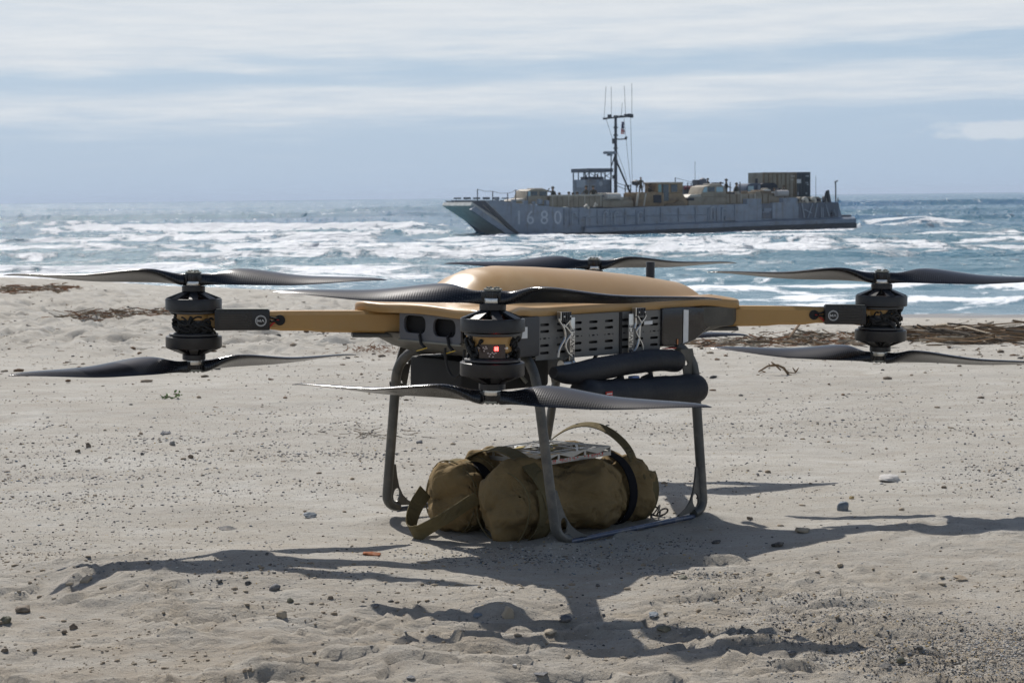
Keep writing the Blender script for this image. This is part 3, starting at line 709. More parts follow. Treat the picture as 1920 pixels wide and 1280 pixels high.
for kf in ks:
    u = OUT[:, 0] * kf; v = OUT[:, 1] * kf
    base = zed(u, v)
    lob = 0
    for su in (-1, 1):
        for sv in (-1, 1):
            lob = lob + .016 * np.exp(-((u - su * .42) / .10) ** 2 - ((v - sv * .225) / .055) ** 2)
    cross = .007 * np.clip(1 - (np.abs(v) / .20) ** 2, 0, 1)
    z = base + cross + lob + hump(u, v)
    Vs.append(np.stack([u, v, z], 1))
u, v, z = Vs[-1].T
nx, ny = np.roll(OUT, -1, 0)[:, 0] - np.roll(OUT, 1, 0)[:, 0], np.roll(OUT, -1, 0)[:, 1] - np.roll(OUT, 1, 0)[:, 1]
ln = np.hypot(nx, ny); nx, ny = ny / ln, -nx / ln
for off, dz in ((.004, -.0012), (.0075, -.0045), (.0085, -.010), (.0085, -.022), (.0065, -.025), (.001, -.025), (-.02, -.020)):
    Vs.append(np.stack([u + nx * off, v + ny * off, z + dz], 1))
Vv = np.concatenate(Vs); nr_ = len(Vs)
ii = np.arange(nr_ - 1)[:, None] * nO + np.arange(nO)[None, :]; jj = np.arange(nr_ - 1)[:, None] * nO + ((np.arange(nO) + 1) % nO)[None, :]
Ff = np.stack([ii, jj, jj + nO, ii + nO], -1).reshape(-1, 4)
shell = raw_obj('top_shell', Vv, Ff, shellm, drone)
# seam slot and fasteners on the shell
def shz(u, v):
    lob = sum(.016 * math.exp(-((u - a * .42) / .10) ** 2 - ((v - b * .225) / .055) ** 2) for a in (-1, 1) for b in (-1, 1))
    return float(zed(u, v)) + .012 * max(0, 1 - (abs(v) / .2) ** 2) + lob + float(hump(u, v))
for (u0, v0) in ((-.43, -.215), (-.43, .215), (.43, -.215)):
    q = MB(); q.tube([(u0 + .010 * math.cos(t), v0 + .016 * math.sin(t), shz(u0 + .010 * math.cos(t), v0 + .016 * math.sin(t)) + .0004) for t in [R(-100 + 20 * i) for i in range(11)]], .0012, 6)
    q.build('fastener_slot', inkm, shell)
lt = MB(); lt.box((-.46, .245, shz(-.46, .245) + .001), (.03, .012, .003)); lt.build('access_latch', inkm, shell)

# ---- lower body
def plan(sc_u, sc_v, lobe):
    q = [(sc_u, 0), (sc_u, sc_v * .6), (sc_u + lobe * .10, sc_v + lobe * .02), (sc_u + lobe * .17, sc_v + lobe * .09), (sc_u + lobe * .13, sc_v + lobe * .12), (sc_u + lobe * .03, sc_v + lobe * .08), (sc_u - .06, sc_v + lobe * .01), (0, sc_v)]
    o_ = [(x, y) for x, y in q] + [(-x, y) for x, y in q[::-1][1:]] + [(-x, -y) for x, y in q[1:]] + [(x, -y) for x, y in q[::-1][1:-1]]
    return smooth_poly(o_, 160, 4)
mb = MB(); rs_ = []
for z, su, sv, lb in ((.603, .345, .178, 1.0), (.560, .345, .178, 1.0), (.547, .345, .178, .95), (.541, .34, .178, .75), (.515, .335, .178, .35), (.492, .32, .175, .05), (.484, .30, .165, 0)):
    rs_.append([(x, y, z) for x, y in plan(su, sv, lb)])
mb.loft(rs_); body = mb.build('lower_body', hullgrey, drone, smooth=True, angle=40)
q = MB(); q.loft([[(u0_, v0_, z_0), (-.15, v0_, z_0), (-.15, v1_, z_0), (u0_, v1_, z_0)] for u0_, v0_, v1_, z_0 in ((-.28, -.15, .18, .482), (-.37, -.165, .20, .486), (-.42, -.175, .215, .503), (-.462, -.185, .225, .525), (-.482, -.19, .23, .545))])
q.build('belly_fairing', hullgrey, drone, bevel=.008, seg=3)
# grey end panel with two vent openings (faces the viewer's left)
pa = loc((-.313, 4.780, 0)); pb = loc((-.1425, 4.602, 0)); pa.z = pb.z = 0
ex = (pb - pa).normalized(); ez = Vector((0, 0, 1)); ey = ez.cross(ex); wlen = (pb - pa).length
def frame(o_, ex, ez, nrm):
    return Matrix(((ex.x, ez.x, nrm.x, o_.x), (ex.y, ez.y, nrm.y, o_.y), (ex.z, ez.z, nrm.z, o_.z), (0, 0, 0, 1)))
nrm = -ey if (DM.to_3x3() @ ey).y > 0 else ey
PM = frame(pa + Vector((0, 0, .570)), ex, ez, nrm)
outer = rrect(wlen / 2, 0, wlen, .078, .010)
pan = plate_holes('vent_panel', outer, [rrect(.062, .004, .092, .050, .020), rrect(.182, .001, .092, .050, .020)], .006, mat('grey_panel', (0.11, 0.115, 0.13), .5, var=.1, dirt=(.25, .22, .18), dirt_amt=.25), drone, PM, bevel=.0015)
bx_ = MB(); bx_.box((wlen / 2, 0, -.038), (wlen - .004, .072, .045)); o_ = bx_.build('vent_shade_block', shadem, drone); o_.data.transform(PM)  # solid block behind the vents; the shade inside is painted as its black
ed_ = MB(); ed_.box((wlen / 2, -.041, .002), (wlen + .01, .004, .012)); o_ = ed_.build('panel_rail', dull, drone); o_.data.transform(PM)
for k_, xx in enumerate((.095, .208)):
    w_ = MB(); w_.tube([PM @ Vector((xx - .012, -.012, -.006)), PM @ Vector((xx - .008, -.025, .008)), PM @ Vector((xx, -.045, .010)), PM @ Vector((xx + .014, -.058, .006))], .0042, 8); w_.build('vent_cable', rubber, drone, smooth=True)
    w_ = MB(); w_.tube([PM @ Vector((xx - .014, -.066, .013)), PM @ Vector((xx + .028, -.055, .013))], .0012, 6); w_.build('cable_tie', yelw, drone)
lp = MB(); lp.tube([PM @ Vector((.235, -.05 - .075 * math.sin(t), .014 )) + ex * (.038 * math.cos(t)) for t in [math.pi * i / 12 for i in range(13)]], .0035, 8); lp.build('hanging_cable', rubber, drone, smooth=True)
# rounded end of the front arm beside the panel
for (uu, vv) in ((-.478, -.236),):
    q = MB(); q.lathe([(.030, CZ - .046), (.047, CZ - .034), (.052, CZ - .01), (.052, CZ + .025), (.046, CZ + .034)], 32, Matrix.Translation((uu, vv, 0))); q.build('arm_hinge', ochre, drone, smooth=True)
# fairing under the far right corner with a white strip
fr = MB()
def fs(x, y0, y1, z0, z1): return [(x, y0, z0), (x, y1, z0), (x, y1, z1), (x, y0, z1)]
fr.loft([fs(.215, -.232, -.12, .494, .604), fs(.295, -.236, -.12, .492, .605), fs(.345, -.246, -.14, .508, .604), fs(.39, -.256, -.16, .540, .602), fs(.415, -.262, -.17, .550, .602)])
fair = fr.build('corner_fairing', blackgloss, drone, bevel=.006, seg=3)
ws = MB(); ws.add([(.298, -.2385, .500), (.316, -.2420, .505), (.316, -.2420, .596), (.298, -.2385, .598)], [(0, 1, 2, 3)]); 
o_ = ws.build('white_strip', whitep, fair)
ws = MB(); ws.add([(.272, -.2375, .498), (.277, -.2380, .498), (.277, -.2380, .513), (.272, -.2375, .513)], [(0, 1, 2, 3)]); ws.build('orange_mark', mat('orange_mark', (.55, .2, .06)), fair)
# the fairing left of the battery tray
fr = MB(); fr.box((-.325, -.205, .548), (.10, .05, .108)); fr.build('battery_bay_end', darkgrey, drone, bevel=.006)
lb_ = MB(); lb_.box((-.335, -.2315, .560), (.022, .001, .030)); lb_.build('data_label', whitep, drone)
# folded carbon cover under the arm root
for k in 'LR':
    M, ln_, s = armframe(k)
    q = MB(); q.loft([sect(.43, .066, CZ - .037, .010, .003), sect(ln_ + .04, .075, CZ - .037, .012, .003)]); a = q.build('arm_socket', hullgrey, drone, smooth=True); a.matrix_local = M
M, ln_, s = armframe('R')
q = MB(); q.box((.492, s * .0325, CZ - .017), (.045, .006, .024)); a = q.build('latch_shade_plate', shadem, drone); a.matrix_local = M  # plate proud of the arm; its black is painted shade of a recess

# ---- perforated battery tray on the long side
TM = frame(Vector((-.285, -.222, .541)), Vector((1, 0, 0)), Vector((0, 0, 1)), Vector((0, -1, 0)))
TL, TH = .500, .112
holes = []
nc = 8; 
for c_ in range(nc):
    cx = .034 + c_ * (TL - .06) / (nc - 1)
    for zz_ in (.036, .018, -.020, -.040): holes.append(slot(cx, zz_, .034, .0072))
    for dx, w_ in ((-.016, .004), (0, .012), (.016, .004)): holes.append(slot(cx + dx, -.001, w_, .004, 3) if w_ > .005 else rrect(cx + dx, -.001, .004, .004, .0018, 2))
tray = plate_holes('battery_tray', rrect(TL / 2, 0, TL, TH, .004), holes, .0022, aluplate, drone, TM, bevel=0)
lipb = MB(); lipb.box((TL / 2, -.0575, -.009), (TL, .0025, .020)); lipb.box((TL / 2, .0575, -.009), (TL, .0025, .020)); o_ = lipb.build('tray_lip', aluplate, tray); o_.data.transform(TM)
bat = MB(); bat.box((TL / 2, 0, -.040), (TL + .03, .106, .060)); o_ = bat.build('battery_pack', black, drone, bevel=.004); o_.data.transform(TM)
st_ = MB(); st_.box((.332, 0, .0025), (.010, .118, .0015)); o_ = st_.build('tray_strap', rubber, drone); o_.data.transform(TM)
lbl = MB(); lbl.box((.445, .024, .004), (.035, .010, .001)); o_ = lbl.build('sticker', whitep, drone); o_.data.transform(TM)
def bracket(x0, mir):
    s_ = -1 if mir else 1
    BT = TM @ Matrix.Translation((x0, 0, .012))
    # flat name strip
    bx0 = .054 if not mir else .004
    pl_ = MB(); pl_.box((bx0, -.006, .004), (.019, .118, .003)); br = pl_.build('tray_bracket', alu, drone, bevel=.0008); br.data.transform(BT)
    text_obj('lettering', 'SURVICE', .0205, inkm, br, BT @ Matrix.Translation((bx0 + .0005, -.016, .0062)) @ Matrix.Rotation(R(90), 4, 'Z'), .0002, 1.0)
    def strut(pts, w=.0032):
        q = MB(); q.tube([BT @ Vector((p[0], p[1], .007)) for p in pts], w, 6, flat=1.0); return q
    if not mir:
        paths = [[(.000, .052), (.001, .044), (.008, .034), (.014, .022), (.017, .008), (.015, -.006), (.006, -.020), (.000, -.034), (-.001, -.052)],
                 [(.010, .036), (.020, .026), (.030, .012), (.031, .006), (.024, -.002), (.017, -.014), (.018, -.030), (.024, -.044), (.034, -.052)],
                 [(.028, .046), (.018, .034), (.012, .028)], [(.028, .046), (.028, .034), (.033, .022)]]
    else:
        paths = [[(.020, .050), (.028, .036), (.036, .026), (.028, .016), (.016, .004), (.022, -.008), (.032, -.022), (.040, -.036), (.042, -.054)],
                 [(.050, .048), (.044, .036), (.034, .028), (.030, .014), (.029, -.006), (.028, -.024), (.020, -.044), (.012, -.054)],
                 [(.016, .042), (.018, .026), (.012, .012)]]
    paths = [[(x * (1.5 if not mir else 1.25), y) for x, y in p] for p in paths]
    for p in paths:
        P = []
        for i in range(len(p) - 1):
            for t in (0, .5): P.append((p[i][0] + (p[i + 1][0] - p[i][0]) * t, p[i][1] + (p[i + 1][1] - p[i][1]) * t))
        P.append(p[-1])
        Q = [P[0]] + [((P[i - 1][0] + 2 * P[i][0] + P[i + 1][0]) / 4, (P[i - 1][1] + 2 * P[i][1] + P[i + 1][1]) / 4) for i in range(1, len(P) - 1)] + [P[-1]]
        strut(Q).build('bracket_strut', alu, br, smooth=True)
    cx = .026 if not mir else .040
    cl_ = MB(); cl_.box((cx, .058, .003), (.038, .022, .014)); c_ = cl_.build('clamp_block', black, br, bevel=.001); c_.data.transform(BT)
    rb = MB()
    for i in range(5): rb.box((cx - .014 + i * .007, .058, .011), (.0032, .022, .003))
    o_ = rb.build('clamp_ribs', darkgrey, br); o_.data.transform(BT)
    for dx in (-.012, .012):
        sc_ = MB(); sc_.lathe([(.003, .011), (.003, .014), (.002, .015)], 10, Matrix.Translation((cx + dx, .057, 0))); o_ = sc_.build('clamp_screw', alu, br); o_.data.transform(BT)
    sd = MB(); sd.box((cx - .021, .058, .003), (.004, .024, .014)); o_ = sd.build('clamp_plate', alu, br); o_.data.transform(BT)
bracket(.070, False); bracket(.355, True)

# ---- landing gear
def leg_path(su, sv):
    k_ = (su, sv)
    fu, fv = {(-1, 1): (-.332, .345), (1, -1): (.329, -.300), (-1, -1): (-.305, -.330), (1, 1): (.288, .340)}[k_]
    tu, tv = {(-1, 1): (-.352, .268), (1, -1): (.312, -.262), (-1, -1): (-.328, -.262), (1, 1): (.310, .262)}[k_]
    f = Vector((fu, fv, .012)); t = Vector((tu, tv, .487 if k_ != (1, -1) else .502))
    dirv = (t - f).normalized()
    pts = []
    inn = Vector((-su, 0, 0))
    rb = .045
    for i in range(7):                       # lower bend from the skid up into the leg
        a = R(90 * (1 - i / 6)); c_ = f + inn * rb + dirv * rb * .9
        pts.append(c_ - inn * rb * math.cos(a) - dirv * rb * .9 * math.sin(a))
    for i in range(1, 8): pts.append(f.lerp(t, .12 + .80 * i / 8) )
    ru = .085
    inu = Vector((-su * .45, -sv * .9, 0)).normalized()
    c_ = t + inu * ru - dirv * ru
    for i in range(0, 8):
        a = R(90 * i / 7); pts.append(c_ - inu * ru * math.cos(a) + dirv * ru * math.sin(a))
    pts.append(pts[-1] + inu * .05 + Vector((0, 0, .004)))
    return pts, f, dirv
for su in (-1, 1):
    for sv in (-1, 1):
        pts, f, dv = leg_path(su, sv)
        mb = MB(); mb.tube(pts, .0148, 14, flat=.88); lg = mb.build('leg', legm, drone, smooth=True, angle=50)
        # foot gusset: a curved web with a round opening, between leg and skid
        ex_ = Vector((-su, 0, 0)); o0 = f + Vector((0, 0, -.002))
        ang_ = math.acos(max(-1, min(1, ex_.dot(dv))))
        G = frame(o0, ex_, dv, ex_.cross(dv))
        outp = [(.004, .012), (.118, .000), (.104, .007), (.078, .020), (.058, .038), (.042, .064), (.030, .100), (.022, .135), (.004, .135)]
        hole = [(.034 + .013 * math.cos(R(a)), .040 + .021 * math.sin(R(a))) for a in range(0, 360, 24)]
        plate_holes('foot_gusset', outp, [hole], .006, legm, lg, G)
        # bolted bracket under the body
        if sv > 0 or su > 0:
            tp = pts[-5]
            inu = Vector((-su * .45, -sv * .9, 0)).normalized()
            G = frame(Vector((pts[13].x, pts[13].y, .345)), inu if False else Vector((-su, 0, 0)), Vector((0, 0, 1)), Vector((0, -1, 0)))
            outp = [(.0, .0), (.030, .0), (.062, .128), (.066, .142), (.012, .142), (-.002, .09)]
            hs = [[(.038 + .0085 * math.cos(R(a)), .102 + .0085 * math.sin(R(a))) for a in range(0, 360, 30)], [(.020 + .004 * math.cos(R(a)), .042 + .004 * math.sin(R(a))) for a in range(0, 360, 40)]]
            plate_holes('leg_bracket', outp, hs, .004, hullgrey, lg, G)
for sv in (-1, 1):
    mb = MB(); mb.tube([(x, (-.330 + .03 * (x + .3) / .6) if sv < 0 else .343, .0035) for x in (-.29, -.1, .1, .31)], .0075, 12); mb.build('skid', mat('blue_grey_tube', (.08, .10, .15), .25, metal=.3, dirt=(.3, .26, .2), dirt_amt=.5, dscale=18), drone, smooth=True)
mb = MB(); mb.tube([(-.345, .285, .385), (-.353, .300, .380)], .0095, 12); mb.build('leg_plug', rubber, drone)
mb = MB(); mb.box((-.344, .292, .398), (.010, .012, .022)); mb.build('tag_ribbon', pinkm, drone)
# padded sleeves strapped to the near side
def sleeve(pts, r, name='padded_sleeve', fl=.9, e0=1.6):
    P = []; Rr = []
    n = 26
    for i in range(n + 1):
        t = i / n * (len(pts) - 1); j = min(int(t), len(pts) - 2); f = t - j
        p = Vector(pts[j]).lerp(Vector(pts[j + 1]), f); P.append(p)
        e = min(1, i / e0) if i < n / 2 else min(1, (n - i) / 1.1); e = math.sin(e * math.pi / 2)
        Rr.append(r * (.5 + .5 * e) * (1 + .022 * math.sin(i * .9) + .012 * math.sin(i * 2.3 + 1)))
    for _ in range(3): P = [P[0]] + [(P[i - 1] + P[i] * 2 + P[i + 1]) / 4 for i in range(1, len(P) - 1)] + [P[-1]]
    mb = MB(); mb.tube(P, Rr, 22, flat=fl)
    o = mb.build(name, fabric, drone, smooth=True, angle=70); return o
s1_ = sleeve([(-.262, -.268, .452), (-.20, -.272, .442), (-.05, -.270, .455), (.12, -.270, .464), (.205, -.266, .458), (.246, -.262, .452)], .035, e0=8)
s2_ = sleeve([(-.188, -.285, .395), (-.10, -.288, .382), (.08, -.290, .378), (.22, -.292, .376), (.308, -.292, .374)], .048, fl=.86)
zp = MB(); zp.tube([(x, -.288, .418 - .018 * (x + .15)) for x in np.linspace(-.17, .295, 12)], .004, 8); zp.build('sleeve_seam', rubber, s2_, smooth=True)
lb2 = MB(); lb2.box((-.115, -.3355, .385), (.026, .002, .024)); lb2.mi = 1
for i in range(3): lb2.box((-.115, -.3370, .378 + i * .0065), (.020, .001, .0028))
o_ = lb2.build('sleeve_label', [mat('red_label', (.45, .04, .03), .7), whitep], s2_); o_.rotation_euler = (0, 0, 0)
lb3 = MB(); lb3.box((.205, -.266, .4925), (.045, .016, .002)); lb3.build('sleeve_label', mat('red_label2', (.6, .10, .07), .7), s1_)
for xx in (-.135, -.02, .10):
    q = MB(); q.tube([(xx + .02 * math.sin(i), -.272 + .012 * math.cos(i * 2), .445 - .0115 * i) for i in range(7)], .009, 8); q.build('strap_loop', fabric, drone, smooth=True)
q = MB(); q.box((.052, -.272, .418), (.030, .018, .012)); q.build('blue_clip', mat('blue_plastic', (.12, .2, .45), .4), drone, bevel=.003)
# under-body equipment
q = MB(); q.box((-.06, .06, .474), (.40, .26, .012)); q.build('belly_plate', alu, drone, bevel=.002)
q = MB(); q.box((-.19, .10, .424), (.34, .22, .092)); q.build('belly_case', rubber, drone, bevel=.012)
q = MB(); q.box((.05, .17, .420), (.26, .12, .055)); q.build('cargo_winch', black, drone, bevel=.01)
for (a_, b_) in (((-.17, .02, .468), (-.22, .05, .395)), ((-.17, .02, .468), (-.12, -.02, .395)), ((-.20, -.02, .468), (-.20, .06, .385)), ((.0, -.06, .468), (.04, -.12, .40)), ((.08, -.10, .468), (-.01, -.13, .405))):
    q = MB(); q.tube([a_, b_], .0055, 8); q.build('belly_strut', dull, drone, smooth=True)
q = MB(); q.tube([(-.18, -.20, .480), (-.10, -.235, .428), (-.055, -.24, .420)], .0025, 6); q.build('release_rod', dull, drone, smooth=True)
q = MB(); q.tube([(-.09, -.235, .468), (-.10, -.24, .430), (-.075, -.245, .412), (-.052, -.245, .430), (-.075, -.24, .466)], .0032, 8); q.build('shackle', dull, drone, smooth=True)
q = MB(); q.lathe([(.014, 0), (.014, .030), (.018, .032), (.018, .040)], 16, Matrix.Translation((-.175, -.21, .462)) @ Matrix.Rotation(R(90), 4, 'Y')); q.build('hose_fitting', alu, drone, smooth=True)
q = MB(); q.lathe([(.012, 0), (.020, .004), (.022, .03), (.018, .045)], 18, Matrix.Translation((-.33, -.06, .476))); q.build('sensor_pod', black, drone, smooth=True)
# antenna stub behind the hump
q = MB(); q.lathe([(.018, 0), (.0165, .01), (.0140, .014), (.0138, .098), (.0130, .100)], 20, Matrix.Translation((.545, .115, .620))); q.build('antenna', black, drone, smooth=True)

# ================================================================== the kit bag and its frame
def canvas(name, c, d=(.20, .17, .11)):
    m, nt, b = newmat(name); tcn = nt.nodes.new('ShaderNodeTexCoord'); o_ = tcn.outputs['Object']
    a = nz(nt, o_, 6, 5, .6); w1_ = N(nt, 'ShaderNodeTexWave', i_Scale=150.0, i_Distortion=0.5); L(nt, o_, w1_.inputs['Vector'])
    col = mixc(nt, ramp(nt, a, [(.3, 0.), (.7, 1.)]), tuple(x * .8 for x in c), tuple(x * 1.18 for x in c))
    col = mixc(nt, ramp(nt, nz(nt, o_, 14, 6, .7), [(.52, 0.), (.75, .45)]), col, d)
    L(nt, col, b.inputs['Base Color']); b.inputs['Roughness'].default_value = .9; b.inputs['Specular IOR Level'].default_value = .2
    h = math_n(nt, 'ADD', math_n(nt, 'MULTIPLY', nz(nt, o_, 11, 4, .55, None, .8), 1.0), math_n(nt, 'MULTIPLY', w1_.outputs['Fac'], .010))
    bb = nt.nodes.new('ShaderNodeBump'); bb.inputs['Distance'].default_value = .022; L(nt, h, bb.inputs['Height']); L(nt, bb.outputs[0], b.inputs['Normal']); return m
olive = canvas('olive_canvas', (.215, .150, .070)); webm = canvas('olive_webbing', (.14, .112, .056)); strapm = mat('dark_strap', (.012, .012, .015), .95, spec=.15)
BG = Matrix.Translation((DC.x, DC.y, g1(DC.x, DC.y) - .006)) @ Matrix.Rotation(YAW, 4, 'Z')
bag = empty('kit_bag', mtx=BG); tag(bag, 'olive canvas kit bag bundle strapped up on the sand between the legs of the drone', 'bag')
def roll(u0, u1, v0, r, seed, zc=None, squash=1.0, pinch=()):
    n = 90; m_ = 64; zc = zc or r * .96
    T_, A_ = np.meshgrid(np.arange(n + 1) / n, 2 * math.pi * np.arange(m_) / m_, indexing='ij')
    Uu = u0 + (u1 - u0) * T_; Ee = np.minimum(T_, 1 - T_) * (u1 - u0); q_ = np.clip(Ee / .075, 0, 1)
    rr = r * (np.sqrt(np.maximum(0, 1 - (1 - q_) ** 2.2)) * .92 + .08 * q_); rr = np.maximum(rr, .004)
    for (pc, pw, pd) in pinch: rr = rr * (1 - pd * np.exp(-((Uu - pc) / pw) ** 2))
    nn_ = fbm(Uu * 7 + seed, np.cos(A_) * 1.6 + seed * 3, 3, seed) * .095 + fbm(Uu * 20 + seed + np.sin(A_ * 2) * .8, np.sin(A_) * 2.5 + np.cos(A_), 3, seed + 9) * .026
    Q_ = rr * (1 + nn_ / r * np.where(rr > .03, 1, .2))
    Yy = np.cos(A_) * Q_ * squash; Zz = np.sin(A_) * Q_
    Yy = np.where(Zz < 0, Yy * 1.08, Yy); Zz = np.where(Zz < 0, Zz * .93, Zz)
    wr_ = np.abs(fbm(Uu * 30 + 3 * np.cos(A_ + seed), A_ * 2.2 + seed, 3, seed + 30, .6)); rr = rr * (1 - .0 * np.maximum(0, 1 - wr_ / .05) * (rr > .05))
    Yy = Yy * (rr / np.maximum(rr, 1e-6)); dn_ = 1 - .030 * np.maximum(0, 1 - wr_ / .07) * (rr > .05); Yy = Yy * dn_; Zz = Zz * dn_
    crs = np.abs(fbm(Uu * 9 + np.cos(A_) * 1.2 + seed, np.sin(A_) * 1.6 + Uu * 5, 2, seed + 20)); Q2 = 1 - .13 * np.maximum(0, 1 - crs / .035) * (rr > .05)
    Yy = Yy * Q2; Zz = np.maximum(Zz * Q2, -zc + .004)
    vs = np.stack([Uu + .012 * np.sin(A_ * 2 + seed) * (Ee < .05), v0 + Yy, zc + Zz], -1).reshape(-1, 3).tolist()
    fs_ = []
    for i in range(n):
        for k in range(m_):
            a = i * m_ + k; b = i * m_ + (k + 1) % m_; fs_.append((a, b, b + m_, a + m_))
    fs_.append(tuple(range(m_ - 1, -1, -1))); fs_.append(tuple(n * m_ + k for k in range(m_)))
    return vs, fs_
for (u0, u1, v0, r, sd, zc, pin) in ((-.335, .275, -.098, .102, 3, .096, ((-.24, .07, -.07), (-.10, .05, .06), (.13, .022, .20), (.04, .05, -.04), (.205, .04, -.07))), (-.335, .27, .120, .104, 8, .100, ((-.28, .06, -.05), (-.20, .022, .24), (.13, .02, .16)))):
    vs, fs_ = roll(u0, u1, v0, r, sd, zc, 1.0, pin); o_ = raw_obj('bag_roll', vs, fs_, olive, bag)
    # stitched seams across the end
    for uu in (u0 + .055, u0 + .16):
        q = MB(); q.tube([(uu + .006 * math.sin(a * 3), v0 + math.cos(a) * (r + .002), zc + math.sin(a) * (r + .002)) for a in [2 * math.pi * i / 36 for i in range(37)]], .0022, 6); q.build('seam', webm, o_, smooth=True)
def strap(pts, w, m, name='strap', par=None, th=.003):
    """flat webbing following points; width direction given by the local u axis mix"""
    P = [Vector(p) for p in pts]
    for _ in range(2):
        Q = [P[0]]
        for i in range(len(P) - 1): Q += [P[i] * .75 + P[i + 1] * .25, P[i] * .25 + P[i + 1] * .75]
        P = Q + [P[-1]]
    vs = []; fs_ = []
    for i, p in enumerate(P):
        t = (P[min(i + 1, len(P) - 1)] - P[max(i - 1, 0)]).normalized()
        wd = wdir(i / (len(P) - 1)); wd = (wd - t * wd.dot(t)).normalized(); nn_ = t.cross(wd)
        for a, b in ((-1, -1), (1, -1), (1, 1), (-1, 1)): vs.append(p + wd * (a * w / 2) + nn_ * (b * th / 2))
    for i in range(len(P) - 1):
        for k in range(4): a = i * 4 + k; b = i * 4 + (k + 1) % 4; fs_.append((a, b, b + 4, a + 4))
    mb = MB(); mb.add(vs, fs_); o_ = mb.build(name, m, par or bag, smooth=True, angle=40); return o_
U = Vector((1, 0, 0))
def around(u, w, m, th=.004, dz=0):
    global wdir
    wdir = lambda t: U
    prof = []
    for a in range(-100, 91, 10): prof.append((u, -.098 + .100 * math.cos(R(180 - a) if False else R(a + 180)) * 1.02, .098 + .104 * math.sin(R(180 - a))))
    out = []
    for a in range(-80, 100, 12): out.append((u, -.098 - .1065 * math.cos(R(a)), .098 + .1065 * math.sin(R(a))))
    for a in range(90, -80, -12): out.append((u, .120 + .1065 * math.cos(R(a)), .100 + .1065 * math.sin(R(a))))
    return strap(out, w, m, 'strap', th=th)
around(.135, .030, strapm)
wdir = lambda t: U
strap([(-.20, .120 + .092 * math.cos(R(a)), .100 + .092 * math.sin(R(a))) for a in range(250, -60, -12)], .034, strapm)
# carrying handles
wdir = lambda t: Vector((.9, -.1, .15))
hp = [(-.200, -.212, .100), (-.205, -.205, .140), (-.212, -.170, .185), (-.205, -.11, .218), (-.190, -.04, .236), (-.178, .03, .240), (-.178, .10, .226), (-.185, .165, .185), (-.19, .21, .13)]
strap(hp, .046, webm, 'carry_handle')
wdir = lambda t: Vector((.8, .3, .2))
strap([(.185, -.165, .165), (.195, -.13, .215), (.195, -.06, .258), (.185, .01, .276), (.165, .07, .266), (.145, .12, .235), (.12, .16, .19)], .036, webm, 'carry_handle')
wdir = lambda t: Vector((-.35, .25, .9)) if t < .5 else Vector((-.25, -.45, .85))
strap([(-.335, .165, .120), (-.385, .155, .080), (-.425, .130, .030), (-.440, .095, .018), (-.425, .055, .040), (-.385, .010, .075), (-.345, -.025, .110), (-.325, -.045, .125)], .046, webm, 'end_handle')
wdir = lambda t: Vector((1, .1, .1))
strap([(-.26, .228, .100), (-.255, .205, .170), (-.25, .150, .206), (-.25, .08, .200)], .030, webm, 'side_strap')
# band of webbing stitched round the roll
for (uu, v0, zc) in ((-.215, -.098, .098), (.215, -.098, .096), (-.24, .120, .100)):
    wdir = lambda t: U
    strap([(uu, v0 + math.cos(R(a)) * .1065, zc + math.sin(R(a)) * .1065) for a in range(150, 260, 10)], .055, webm, 'side_panel', th=.003)
# draw cord and clip at the far end
q = MB(); q.tube([(.275 + .03 * math.sin(t), -.150 - .02 * math.cos(t * 1.3), .022 + .016 * math.sin(2 * t)) for t in np.linspace(0, 6.2, 26)], .0022, 6)
q.tube([(.285 + .022 * math.sin(2 * t), -.165 + .022 * math.cos(t), .020 + .012 * math.cos(2 * t)) for t in np.linspace(0, 6.2, 26)], .0028, 6); q.build('draw_cord', rubber, bag, smooth=True)

# lattice frame lying on the bundle
FM = BG @ Matrix.Translation((-.012, .005, .2125)) @ Matrix.Rotation(R(-1.5), 4, 'X')
fr_ = empty('lattice_frame', mtx=FM); tag(fr_, 'square aluminium lattice frame with red lettering lying on top of the olive bag', 'frame')
fa_ = .265; fh = .027; aluf = mat('dull_aluminium', (.40, .40, .39), .42, metal=1.0, var=.1)
def truss_side(M, name, red=False):
    holes_ = []
    nb = 5; w_ = fa_ / nb
    for i in range(nb):
        x0 = -fa_ / 2 + i * w_ + .004; x1 = x0 + w_ - .008; z0, z1 = .0045, fh / 2 - .0035
        zl, zh = -.002, fh / 2 - .0035
        if i % 2 == 0: holes_.append([(x0, zl), (x1, zl), (x1, zh)]); 
        else: holes_.append([(x0, zl), (x1, zl), (x0, zh)])
    return plate_holes(name, rrect(0, 0, fa_, fh, .001, 1), holes_, .002, aluf, fr_, M)
sides = []
for k in range(4):
    Mk = Matrix.Rotation(R(90 * k), 4, 'Z') @ Matrix.Translation((0, -fa_ / 2, 0)) @ Matrix.Rotation(R(90), 4, 'X')
    sides.append(truss_side(Mk, 'side_rail'))
redink = mat('red_print', (.55, .05, .04), .6)
# a row of small red warning print along the near rail
q = MB(); rp = random.Random(5)
x = -.118
while x < .10:
    w_ = rp.uniform(.0035, .0075)
    if rp.random() < .85 and not (-.005 < x < .012):
        for zz_, hh_ in ((-.0045, .0048), (-.0096, .0022)):
            if rp.random() < .8: q.box((x + w_ / 2, -fa_ / 2 - .0014, zz_ + rp.uniform(-.0004, .0004)), (w_ * .8, .0005, hh_ * rp.uniform(.7, 1.1)))
    x += w_ + .0016
o_ = q.build('red_print', redink, sides[0]); o_['kind'] = 'stuff'
